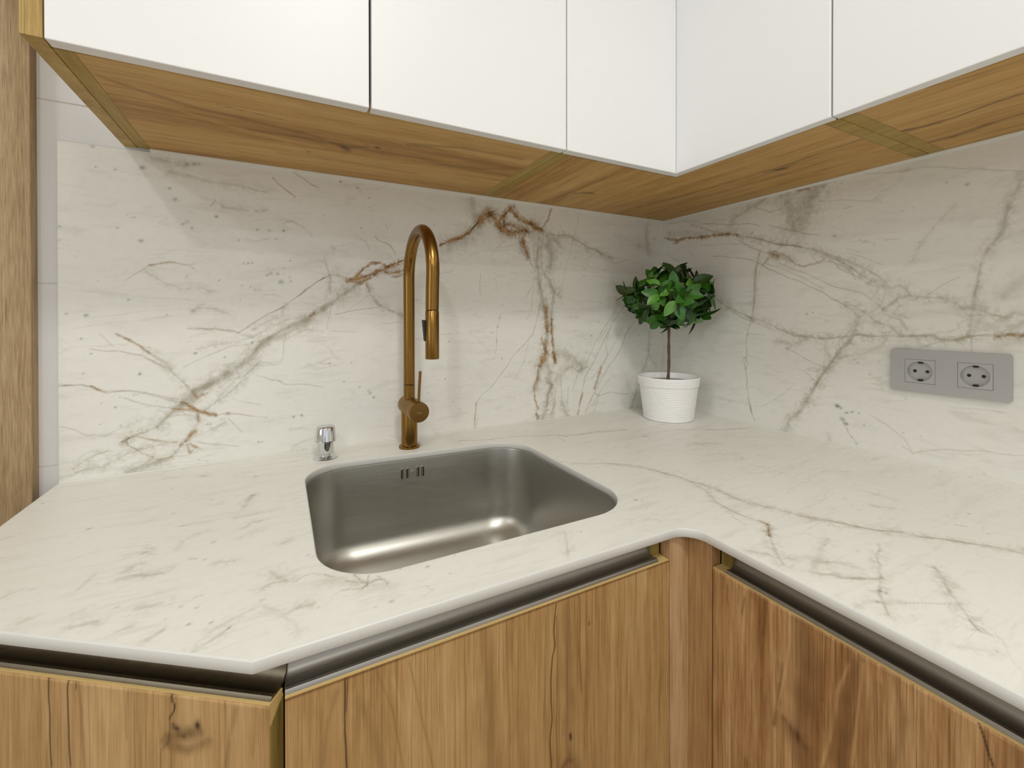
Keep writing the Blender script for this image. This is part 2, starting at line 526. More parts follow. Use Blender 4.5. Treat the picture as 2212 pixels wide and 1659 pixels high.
s 19.7 50 -7489 11279
s 31.4 50 -7593 10333
s 20.9 50 -5997 10791
s 25.8 50 -5301 10673
s 17.1 50 -5398 11878
s 16.3 50 -6677 11534
s 18.8 50 -2932 12624
s 19.8 50 -7367 9763
s 16.3 50 -6612 10287
s 16.7 50 -5998 9995
s 17.1 50 -5449 9803
s 25 50 -1119 11321
s 14 50 -3107 12759
s 30.6 50 -441 14471
s 19.3 50 -7869 14202
s 19.4 50 -7789 14248
s 23 50 -8075 10154
s 23.1 50 -8016 10034
s 18.4 50 -3508 9574
"""
VEINS['right'] = """
r 31.4 65 -18 14522 -589 14375 -992 14365 -1498 14309 -1915 14292 -2308 14251 -2629 14173
r 27.6 50 -450 14302 -793 14359
r 20.6 31 -1057 14730 -1498 14585 -1856 14403 -2308 14276
r 46.8 55 -1437 14319 -1590 14295
r 18.6 35 -3010 14156 -3108 14186
g 115.4 25 -165 14640 -1437 14424 -2576 14278
t 19.7 40 -1121 14744 -1739 14654 -2523 14481 -2935 14451 -3275 14294
t 16.2 35 -164 14952 -793 14915 -1914 14621
t 14.6 30 -1437 14084 -2733 13917 -3133 13811
g 37 50 -2629 14173 -3132 14043 -3555 13840 -3865 13748 -4323 13596 -4598 13516 -4969 13265 -5181 13161 -5419 12980 -5646 12770 -5926 12564 -6104 12517
t 17.7 50 -3132 14043 -3555 13840 -3865 13748 -4323 13596
g 26.7 45 -4598 13516 -4897 13354 -5250 13192 -5582 13002 -5834 12828 -5985 12669 -6074 12555
t 15.2 40 -5041 13137 -5250 13036 -5485 12822 -5741 12614 -5895 12530
t 16.1 40 -4521 13485 -4598 13310 -4712 13174 -5005 13181 -5147 13008 -5452 12824
t 18.4 55 -2733 14013 -3035 13779 -3417 13589 -3690 13597
r 21.2 31 -3690 13597 -3951 13431 -4162 13213 -4404 13115 -4675 13178 -4824 13242
r 62.4 50 -3555 13562 -3734 13458
g 78.4 45 -3734 13481 -3952 13366 -4078 13287
g 41.6 35 -3277 13607 -3182 13204 -3135 12746 -3135 12282 -3088 11865
r 18.7 24 -3277 13607 -3206 13248 -3144 12838 -3126 12282 -3088 11865 -2990 11583 -2916 11204 -2941 10876 -2866 10634 -2917 10402 -2918 10025 -2993 9660 -3068 9298
t 18.9 40 -2790 10674 -2866 10823 -2942 10688 -2917 10449
t 13.7 35 -3510 13441 -3325 13190 -3278 12966
t 17.2 50 -1858 13692 -2578 13554 -3036 13429 -3325 13281 -3779 13012 -4203 12804 -4484 12658 -4789 12496 -5007 12326 -5252 12180 -5421 12061 -5520 11869
t 11.9 40 -3735 13282 -4203 13060 -4599 12857 -4971 12626 -5320 12488 -5583 12398 -5804 12239 -5987 12052
t 12.9 35 -3418 13317 -3866 13136 -4405 12831 -4826 12555
g 32.1 45 -1917 12470 -2312 12208 -2736 12031 -3088 11865 -3513 11730 -3913 11561 -4288 11443 -4603 11434
t 14.1 40 -2257 12210 -2685 11960 -3137 11726 -3694 11555
r 32.6 40 -3014 11888 -3112 11795
g 35.6 55 -3782 11601 -4207 11419 -4791 11381 -5151 11416 -5488 11488 -5898 11503 -6222 11497 -6525 11509 -6735 11534 -6887 11456 -7082 11465 -7269 11537 -7492 11561 -7704 11584 -7945 11578
r 36 50 -7642 11552 -7807 11597 -7945 11578
r 17.3 21 -6250 11491 -6684 11515
r 12.7 21 -7153 11478 -7337 11540 -7492 11561
t 16.7 40 -3956 11127 -4329 10939 -4604 10795 -4830 10735
g 68.5 30 -3783 11293 -4041 11218 -4329 11276 -4487 11409
g 59.9 30 -3999 11108 -4328 11318
g 52.3 55 -5520 11869 -5455 11601 -5323 11327 -5117 11040 -4975 10830 -4867 10618 -4682 10310 -4490 9951 -4332 9672 -4211 9440
t 16.2 30 -5117 11040 -4975 10830 -4867 10618 -4682 10310 -4490 9951
g 37.1 45 -5286 12179 -5487 12136 -5648 11982 -5867 11796 -6106 11690 -6250 11516
g 29.5 35 -5520 11869 -5836 12054 -5957 12198 -5986 12415
g 46.2 45 -6104 12517 -6247 12543 -6359 12466 -6442 12322 -6248 12295 -6133 12193 -5957 12052
g 45.2 45 -6442 12322 -6655 12279 -6885 12270 -7080 12164 -7174 12065 -7313 12062 -7447 12028 -7598 11934 -7745 11873
g 44.1 35 -5895 12530 -5804 12350 -5957 12198
g 28.3 30 -6248 12154 -6134 11978 -6389 11870
t 9.9 30 -6655 12313 -6884 12502 -7149 12646
g 28.5 30 -5987 11979 -6249 11835 -6362 11625
g 40.2 40 -7936 14290 -7839 14020 -7759 13799 -7678 13484 -7636 13308 -7509 13112 -7422 12843 -7379 12533 -7346 12283 -7324 12030 -7291 11777 -7269 11521
g 73.1 30 -7688 13482 -7636 13308
r 18.6 18 -7498 13145 -7541 13108
t 9.4 30 -7422 12843 -7379 12533 -7346 12283
g 119.8 25 -7941 12551 -7784 12384 -7702 12267
g 72.5 30 -7943 11962 -7806 11993 -7704 11842 -7492 11686
g 59.9 35 -7944 11814 -7684 11599
g 69.3 30 -7403 11998 -7381 11778 -7337 11619
g 89.7 28 -7705 11448 -7827 11514 -7945 11490
t 12.7 30 -7314 11491 -7304 11269
g 27.6 30 -6887 11456 -6787 11368 -6526 11250 -6307 11253 -6165 11119
g 34.3 30 -5959 11359 -5651 11080 -5289 11014 -5082 10919
g 43.7 30 -6048 11472 -5899 11246
g 36.1 30 -4902 11386 -4866 11102 -4975 10950
g 242.4 50 -4708 14968 -4518 14728 -4322 14354 -4160 14089
g 197.7 42 -4116 15039 -4033 14758 -4118 14396
r 50.3 55 -4280 15018 -4478 14995
g 113.5 35 -3415 15038 -3033 14852 -2576 14664 -2416 14501
g 88 35 -3862 14973 -3731 14917
t 17.2 40 -3508 14296 -3907 14091 -4201 13996 -4711 13826
t 18 35 -3507 15016 -3131 14830 -3598 14592 -3906 14657
g 35.1 30 -4201 14039 -4035 13809 -3690 13597 -3371 13276
t 17.2 50 -4013 14439 -4159 14430 -4117 14525
t 11.3 25 -5317 13339 -5645 13183 -5984 12997
t 11.5 25 -5283 13421 -5549 13308
t 13.3 30 -5641 14983 -6240 14880 -6674 14836 -7024 14730 -7695 14464 -7935 14378
g 20.2 22 -7050 13990 -6780 13649 -6386 12954
t 11.7 25 -4595 14648 -5246 14534 -5951 14311
g 35.1 25 -6269 14872 -6380 14856
t 13.9 30 -2940 11441 -3422 11412
g 66.3 20 -2575 15050 -3082 15027
t 10.8 30 -5983 13523 -6244 13500
t 13.2 25 -3332 9533 -3786 9836 -4209 10247
t 9.5 25 -7038 10171 -7386 10203 -7709 10203
t 16.8 30 -19 13979 -381 13820 -659 13677
s 31.7 50 -5057 13760
s 34.1 50 -5548 13573
s 31.9 50 -7237 14336
s 26.3 50 -6952 14462
s 32.2 50 -4882 11795
s 24 50 -4937 11796
s 25 50 -4466 11980
s 16.5 50 -4601 12003
s 33.5 50 -5747 10659
s 30.4 50 -5523 10881
s 22.9 50 -5457 10951
s 35.4 50 -5137 9852
s 27.4 50 -5189 9838
s 23.3 50 -5293 9732
s 19.2 50 -5443 9800
s 19 50 -5558 9784
s 21.2 50 -6285 14057
s 17.3 50 -6464 14088
s 19.1 50 -5485 12738
s 19.3 50 -2632 12682
s 13.7 50 -6573 13362
s 22.4 50 -3577 14149
g 57.6 50 -4530 9950 -4288 9547 -4087 9350 -3985 9115 -3933 8970
t 22.9 40 -2939 9689 -3061 9366 -3139 9097
t 18.9 40 -5246 9542 -5330 9322 -5513 9131
t 16 35 -6309 9248 -6479 9143 -6577 9213 -6982 9384 -7409 9460 -7674 9476 -7951 9517
t 13.2 30 -5765 9788 -6026 9662 -6309 9420 -6479 9143
g 44.1 25 -4945 9183 -4967 9042
s 43.4 60 -5139 9857
s 28.8 60 -5203 9830
s 23.7 60 -5329 9749
s 23.5 60 -5411 9774
s 23.2 60 -5551 9792
s 47.8 60 -5237 9588
s 33.2 60 -5308 9507
s 23.5 60 -5412 9224
s 32.6 60 -5513 9108
s 21.6 60 -6309 9528
s 16.8 60 -6592 9519
s 23 60 -5650 9544
"""
VEINS['top'] = """
r 18.9 36 -7533 -821 -6921 -1071 -6307 -1091 -5871 -1244 -5534 -1422 -5225 -1506 -5102 -1730
t 15.2 42 -8004 -270 -7363 -373
t 11.8 42 -5102 -1730 -4412 -1691 -3919 -1696 -3336 -1918
t 11.2 42 -5332 -1530 -5322 -1918 -5364 -2043
r 21.2 33 -5265 -1491 -4806 -1734 -4157 -1743 -3401 -1910
t 27.3 58 -2296 -2495 -1864 -2724 -1300 -2976 -914 -3180 -318 -3302
r 21.9 29 -1588 -2823 -1107 -3078 -525 -3265
t 15.5 37 -1433 -2953 -1453 -3619 -864 -4037 -645 -4359
g 38.8 42 -2921 -3545 -2636 -3658 -2408 -3817
t 13.9 26 -4091 -3466 -3479 -3790 -3007 -3954
t 20 52 -6351 -3138 -6051 -3440 -5496 -3733 -5170 -3976 -5009 -4265 -4934 -4564 -4862 -4847 -4860 -5080 -4761 -5353
g 35.7 37 -5496 -3733 -5009 -4265 -4862 -4847 -4860 -5080
t 11.9 32 -4634 -4594 -4604 -4862
g 27 37 -4860 -5080 -4920 -5479 -5175 -5916 -5242 -6219 -5241 -6455
t 12.4 47 -5175 -5916 -5242 -6219 -5241 -6455 -5236 -6643 -5223 -6757
g 27.1 42 -5223 -6757 -5444 -6909 -5676 -7094 -5853 -7281 -5982 -7420
r 23.3 52 -5205 -6623 -5206 -6731 -5329 -6838 -5504 -6941
g 36 47 -4761 -5353 -4763 -5761 -4764 -6133 -4658 -6404 -4558 -6661 -4463 -6904 -4285 -7146 -4165 -7350 -4026 -7559 -3820 -7734 -3764 -7891 -3554 -8094 -3411 -8289 -3249 -8490 -3170 -8669
t 11.7 42 -4302 -7100 -4165 -7350 -4026 -7559 -3820 -7734
r 21.7 22 -4577 -6611 -4492 -6774 -4382 -6947
r 14.9 26 -4286 -7159 -4241 -7204
t 11 37 -3764 -7891 -3554 -8094 -3411 -8289
g 47.5 32 -3296 -8465 -3182 -8581 -3024 -8636
g 18.6 42 -4483 -7724 -4926 -7926 -5333 -8092 -5647 -8220 -5835 -8350 -5997 -8439
r 21.2 41 -5319 -8077 -5316 -8101
r 10.4 26 -5865 -8370 -5997 -8439
g 28.5 42 -5868 -7674 -5721 -7797 -5580 -7940 -5353 -8081
t 11.8 42 -5705 -7874 -5552 -7968 -5363 -8085
g 47.3 26 -5756 -7637 -5160 -7425 -4915 -7376
t 8.6 32 -5682 -8394 -5436 -8523 -5209 -8643
g 26.2 42 -4488 -8258 -4742 -8448 -5046 -8577 -5178 -8696 -5382 -8830 -5492 -8931
r 11.4 22 -4793 -8464 -4961 -8542
t 8 42 -5359 -8809 -5470 -8912
g 34.7 32 -5616 -7588 -5420 -7716 -5323 -7866
g 25.8 32 -6105 -7039 -5944 -7206 -5924 -7349 -5561 -7488
g 40.2 26 -4854 -5904 -4690 -6082 -4663 -6274
t 9 32 -5404 -6369 -5483 -6619
g 30 26 -6154 -8200 -5889 -8266 -5603 -8398
g 29.5 21 -5930 -8906 -5834 -9012 -5706 -9106
t 15.9 52 -1913 -6072 -1785 -6204
t 17.6 52 -2882 -7971 -2815 -8069
t 23.4 42 -1868 -4521 -1714 -4568
g 32.3 32 -3189 -7138 -2995 -7324
g 34.6 21 -2654 -6676 -2615 -7178
g 21.7 32 -7836 -5646 -8124 -6083
s 16.6 47 -4885 -7361
s 21.5 47 -5108 -7423
s 15 47 -5495 -7652
s 26.2 47 -4903 -7701
s 26.7 47 -2357 -4765
s 20.3 47 -3265 -6789
s 41.2 47 -3384 -2596
s 35.4 47 -3453 -2769
s 22.4 47 -5603 -8212
s 17.8 47 -5588 -8252
s 19.3 47 -5842 -8291
s 23.1 47 -1364 -6696
s 16.1 47 -6311 -5573
s 30.8 47 -1714 -3523
s 28.8 47 -2763 -3759
s 23.5 47 -4680 -2980
s 26.9 47 -6233 -5267
s 20 47 -6173 -5344
s 13.6 47 -4356 -7761
s 22.9 47 -7626 -5692
s 17.1 47 -7750 -5646
s 17 47 -2831 -8288
s 10.4 47 -5344 -8715
s 12.3 47 -5789 -8549
s 14.7 47 -5721 -9085
s 18.7 47 -2252 -7918
g 33 37 -12772 -4145 -12680 -4149 -12549 -4240 -12379 -4248
g 24.4 37 -12768 -4010 -12736 -3908 -12640 -3910
g 46.3 32 -12486 -4908 -12370 -4916 -12292 -4884
g 31.7 32 -12938 -4935 -12863 -4943 -12768 -4961
g 46.9 37 -11324 -4795 -11239 -4953 -11177 -5052
t 14.1 47 -11065 -5132 -10990 -5062 -10903 -5040 -10758 -5140 -10680 -5248
t 16.1 58 -10566 -5395 -10447 -5480 -10391 -5543 -10298 -5515 -10212 -5539
t 16.1 58 -10486 -5283 -10391 -5543 -10464 -5595
t 13.8 52 -10336 -5407 -10409 -5584
t 13.3 42 -10648 -5547 -10467 -5614
t 13.8 42 -10267 -5466 -10184 -5619 -10212 -5646
g 91.3 23 -10768 -5267 -10490 -5478 -10199 -5694
g 27.4 37 -11416 -5094 -11299 -5030 -11157 -5062
g 33.3 32 -11143 -5685 -11031 -5639 -10917 -5663
g 24.2 26 -11364 -5464 -11197 -5656 -11109 -5835 -11061 -6016
g 28.1 26 -11798 -5597 -11674 -5538 -11473 -5441
g 27.1 26 -12570 -5251 -12520 -5217 -12459 -5218
g 30.6 26 -12277 -5493 -12187 -5423 -12159 -5407
g 22.7 32 -11894 -5806 -11779 -5755 -11632 -5623
g 33.3 32 -11709 -2668 -11644 -2354 -11594 -2193
g 23.6 32 -11684 -3432 -11591 -3307 -11463 -3303
g 24.9 32 -11859 -4272 -11685 -4339
g 28.1 26 -11707 -3772 -11574 -3622 -11451 -3621
g 16.4 26 -13059 -4742 -12982 -4698 -12934 -4654
g 16.6 32 -14437 -2300 -14370 -2274
g 32.2 21 -13107 -4243 -13101 -4037 -13085 -3912
g 21.9 26 -12395 -3726 -12293 -3432 -12083 -3288
g 35.2 21 -13776 -4045 -13718 -3960 -13638 -3922
g 27.1 26 -11222 -4176 -11077 -4074
g 28 26 -13407 -4656 -13384 -4604 -13338 -4611
g 33.3 32 -11624 -2177 -11715 -2581
g 30.6 32 -12522 -764 -12420 -818
g 20.6 26 -12850 -3594 -12695 -3568 -12630 -3684
s 31.6 44 -13563 -2473
s 22.8 44 -14519 -1057
s 29.1 44 -12424 -2973
s 26.7 44 -12202 -2104
s 30.7 44 -11637 -2218
s 21.6 44 -12636 -2444
s 38.3 44 -12488 -782
s 30.5 44 -11638 -1267
s 32 44 -12900 -166
s 27.6 44 -12185 -4059
s 20.1 44 -12131 -4077
s 15 44 -12019 -4147
s 23.2 44 -12704 -3618
s 26.1 44 -12005 -4941
s 21.9 44 -11952 -4938
s 25.7 44 -11406 -5332
s 17.2 44 -11378 -5328
s 25.1 44 -12662 -4779
s 15.9 44 -11797 -5472
s 23.8 44 -11986 -5405
s 14.6 44 -10382 -5981
s 23.5 44 -10213 -5961
s 19.3 44 -9990 -5429
s 19.4 44 -9713 -5536
s 11.8 44 -9520 -5783
s 30.6 44 -10927 -4609
s 20.3 44 -10884 -4674
s 12.8 44 -9345 -5443
s 13.7 44 -11647 -5647
s 14.7 44 -11948 -5156
s 24.3 44 -11998 -3708
s 16.8 44 -12228 -3341
s 15.1 44 -11812 -3068
s 10.7 44 -13600 -2892
s 15.6 44 -13569 -3979
s 12 44 -12183 -5236
s 17.7 44 -12849 -1253
s 15.9 44 -11185 -3011
s 17.1 44 -10980 -5557
s 12.6 44 -10882 -5717
s 14.3 44 -10546 -5229
"""
VEINS['sinkdoor'] = """
c 5.8 95 -10685 8546 -10684 8350 -10688 8059 -10678 7711
c 5.8 50 -10652 8543 -10667 8383 -10675 8229
c 8.6 95 -8351 8530 -8366 8387 -8380 8194 -8369 8042 -8404 7907 -8427 7670 -8425 7423 -8407 7169 -8431 6934 -8419 6618
d 24.7 60 -8345 8380 -8331 7880 -8346 7143 -8331 6575
d 112.6 40 -8196 8458 -8181 7826 -8197 7078 -8167 6496
c 5.1 50 -8012 8528 -7996 8268 -8012 7866 -7981 7343
d 11 50 -9503 8530 -9492 8083 -9493 7639 -9482 7132
d 13.9 45 -9008 8546 -8988 8120 -8983 7745 -8958 7174
d 12.1 45 -8490 8427 -8505 7944 -8520 7218
d 158.6 25 -9262 8493 -9238 7757 -9214 7002
d 57.3 30 -10758 8458 -10830 8218 -10884 7810
d 80 30 -10556 8298 -10404 7832 -10346 7550
l 64.7 30 -9733 8479 -9712 7951 -9735 7255
l 106.2 30 -7524 8489 -7490 7573 -7489 6168
l 84.2 30 -6842 8376 -6803 7322 -6802 5835
l 51.6 25 -10244 8375 -10123 7912 -10040 7402
k 12.6 90 -8142 6890 -8136 6837
d 55.1 70 -8257 6539 -8197 6588 -8105 6570
d 150.5 50 -8287 6519 -8167 6637 -8044 6426
d 16.8 40 -10080 8478 -9996 8068 -9847 7309
d 16.3 40 -10402 8517 -10245 8068 -10144 7453
k 10.3 70 -7863 8148 -7860 8132
d 40.8 50 -6387 6003 -6346 5720 -6366 5624
l 73 30 -6329 8728 -6286 7720 -6284 6250
"""
VEINS['angdoor'] = """
c 5.6 95 2123 8582 2130 8399 2118 8232 2118 7980 2105 7729
c 5.5 95 1906 8578 1926 8493 1917 8341 1912 8216 1913 8007 1899 7758
c 5.5 70 1830 8580 1831 8490
d 35.9 50 1806 8576 1775 8302 1747 7779
d 14 40 2231 8556 2217 8248 2229 7712
c 9.3 100 832 8580 840 8510 802 8461 818 8405 856 8353
c 4 40 856 8353 865 8144 948 8052 957 7889
k 26.7 100 826 8283 781 8269
k 21.2 100 579 8328 575 8312
d 106.4 80 887 8182 691 8234 557 8264
d 79.7 60 933 8135 692 8087 469 8196
k 12 60 706 8198 729 8202
d 39.3 40 220 8491 265 8289 310 7980
d 10.9 50 1299 8551 1308 8359 1302 8114
l 54.7 30 1519 8526 1489 8200 1508 7813
l 26.2 35 278 8537 265 8223
d 26 30 19 8568 50 8120
l 19.6 30 2165 8564 2153 7976
d 94.6 20 1206 8534 1164 7861
"""
VEINS['rightdoor'] = """
c 10.5 100 -9074 8624 -9085 8565 -9107 8492 -9128 8406 -9141 8342 -9170 8254
d 221.8 50 -7716 8550 -7754 8093 -7718 7662 -7641 7233 -7719 6921
d 129.8 50 -8218 8420 -8155 8004 -8124 7606 -8092 7263
d 39.2 60 -7283 8545 -7284 8283 -7262 8095
d 27.1 50 -7953 8523 -7927 8118 -7919 7820
d 25.6 50 -8249 8551 -8234 8066 -8188 7661
d 102.3 60 -7521 7299 -7641 7233 -7738 7174
d 55 60 -7395 7132 -7458 7459 -7478 7897
l 29.5 50 -7456 8517 -7488 8115 -7458 7671
l 25 50 -7579 8548 -7569 8169 -7530 7829 -7437 7337
l 53.9 35 -7124 8431 -7101 7856 -7079 7163 -7056 6464
l 30.4 50 -8154 8375 -8057 8022 -7990 7491 -7903 7090
l 29.1 50 -8280 8464 -8235 7884 -8189 7353
l 21 40 -8414 8559 -8429 8394
d 28.2 50 -6789 8427 -6790 8262 -6816 8183
d 22.7 50 -7028 8399 -6992 8195
d 28.2 40 -8385 8361 -8402 7548
d 68.1 35 -8527 8553 -8609 8190 -8529 7665
l 48.3 25 -8788 8499 -8814 7927
d 57.1 30 -9278 8594 -9317 8389
"""
VEINS['under'] = """
d 98.3 50 -13307 -2863 -12952 -2652 -12355 -2403 -11767 -2314 -10527 -2047
c 14.3 60 -12035 -2668 -11625 -2601 -11181 -2565
d 81.2 45 -11666 -1884 -10966 -1930 -10510 -1823
k 52.2 70 -10174 -1802 -10080 -1699
k 34.6 90 -9613 -2071 -9593 -2056
d 136.8 60 -10402 -1927 -10113 -1834 -9808 -1994
c 17.2 50 -9799 -2427 -9304 -2404 -8725 -2509 -8102 -2574
d 123.6 50 -9153 -2483 -8186 -2790 -6893 -2786
d 76.3 40 -11261 -925 -9921 -999 -8562 -958
k 26.6 60 -10743 -1249 -10726 -1231
l 74.3 35 -12750 -654 -11265 -506 -9483 -582
l 76.8 30 -13008 -2406 -11933 -1846 -10491 -1587
d 98 40 -8295 -1755 -7328 -1941 -6801 -2215
c 31.1 75 -2106 -214 -2065 -1477 -1900 -2615 -1825 -3883 -1880 -4996 -1978 -5934 -2025 -6500
d 70 50 -4456 238 -4558 -1034 -4418 -1495 -4056 -1492
k 48.2 60 -4581 -1315 -4196 -1516
k 56.6 80 -1762 -4767 -1703 -4892
d 96.9 50 -1761 -4517 -1714 -4819 -1786 -5172
d 54.6 50 -1453 -2237 -1338 -3285 -1318 -4456 -1154 -4974
c 22.2 50 -3519 -2417 -3471 -2864 -3480 -3329
l 61.6 30 -4558 -1034 -4540 -2776 -4249 -3631
l 55.7 30 -2842 -2856 -2474 -4557 -2664 -6120
d 78.2 40 -666 -1229 -605 -3289 -653 -5095
d 52.8 40 -6072 -634 -5912 -1753 -5813 -2682
c 36.7 85 -1813 -6967 -1721 -7179 -1746 -7419 -1703 -7571 -1811 -7913 -1895 -8361
d 108.1 60 -1767 -7012 -1678 -7397
d 125.7 70 -780 -6950 -729 -7275 -884 -7715 -944 -8146
d 48.6 40 -3290 -7772 -3128 -8185 -3068 -8626
l 53.7 30 -2086 -7636 -2263 -8444
"""


# ------------------------------------------------------------------ materials
def srgb(r, g, b):
    f = lambda c: (c/255/12.92) if c/255 <= .04045 else ((c/255+.055)/1.055)**2.4
    return (f(r), f(g), f(b), 1)

class NT:
    def __init__(s, name):
        s.m = bpy.data.materials.new(name); s.m.use_nodes = True; s.t = s.m.node_tree; s.n = s.t.nodes; s.l = s.t.links
        s.b = s.n['Principled BSDF']
    def node(s, t, **kw):
        n = s.n.new(t)
        for k, v in kw.items():
            if isinstance(k, str) and hasattr(n, k): setattr(n, k, v)
            else: n.inputs[k].default_value = v
        return n
    def set(s, sock, v):
        if isinstance(v, bpy.types.NodeSocket): s.l.new(v, sock)
        else: sock.default_value = v
    def math(s, op, a, b=0.0, c=None, clamp=False):
        n = s.n.new('ShaderNodeMath'); n.operation = op; n.use_clamp = clamp
        s.set(n.inputs[0], a); s.set(n.inputs[1], b)
        if c is not None: s.set(n.inputs[2], c)
        return n.outputs[0]
    def mix(s, f, a, b, mode='MIX'):
        n = s.n.new('ShaderNodeMix'); n.data_type = 'RGBA'; n.blend_type = mode
        s.set(n.inputs[0], f); s.set(n.inputs[6], a); s.set(n.inputs[7], b)
        return n.outputs[2]
    def coord(s, scale=(1, 1, 1), loc=(0, 0, 0), rot=(0, 0, 0)):
        t = s.n.new('ShaderNodeTexCoord'); m = s.n.new('ShaderNodeMapping')
        m.inputs['Scale'].default_value = scale; m.inputs['Location'].default_value = loc; m.inputs['Rotation'].default_value = rot
        s.l.new(t.outputs['Object'], m.inputs[0]); return m.outputs[0]
    def noise(s, vec, scale, detail=3, rough=.5, dist=0.0):
        n = s.n.new('ShaderNodeTexNoise'); s.set(n.inputs['Vector'], vec); n.inputs['Scale'].default_value = scale
        n.inputs['Detail'].default_value = detail; n.inputs['Roughness'].default_value = rough; n.inputs['Distortion'].default_value = dist
        return n.outputs['Fac']
    def ramp(s, f, stops):
        n = s.n.new('ShaderNodeValToRGB'); s.set(n.inputs[0], f); e = n.color_ramp.elements
        while len(e) < len(stops): e.new(.5)
        for el, (p, c) in zip(e, stops): el.position = p; el.color = c if len(c) == 4 else (*c, 1)
        return n.outputs[0]
    def rng(s, v, a, b, c=0.0, d=1.0):
        n = s.n.new('ShaderNodeMapRange'); s.set(n.inputs[0], v)
        for k, x in zip((1, 2, 3, 4), (a, b, c, d)): n.inputs[k].default_value = x
        return n.outputs[0]
    def attr(s, name):
        n = s.n.new('ShaderNodeAttribute'); n.attribute_name = name; return n
    def bump(s, h, strength=.1, dist=.001):
        n = s.n.new('ShaderNodeBump'); n.inputs['Strength'].default_value = strength; n.inputs['Distance'].default_value = dist
        s.l.new(h, n.inputs['Height']); s.l.new(n.outputs[0], s.b.inputs['Normal'])
    def done(s, color=None, rough=None, metal=None, spec=None, **kw):
        B = s.b.inputs
        for k, v in (('Base Color', color), ('Roughness', rough), ('Metallic', metal), ('Specular IOR Level', spec)):
            if v is not None: s.set(B[k], v)
        for k, v in kw.items(): s.set(B[k], v)
        return s.m

def plain(name, c, rough=.5, metal=0.0, var=.04, scale=30, spec=.5, **kw):
    n = NT(name); f = n.noise(n.coord(), scale, 3)
    c2 = tuple(min(1, max(0, x*(1+var))) for x in c[:3])+(1,); c1 = tuple(x*(1-var) for x in c[:3])+(1,)
    return n.done(n.mix(f, c1, c2), rough, metal, spec, **kw)

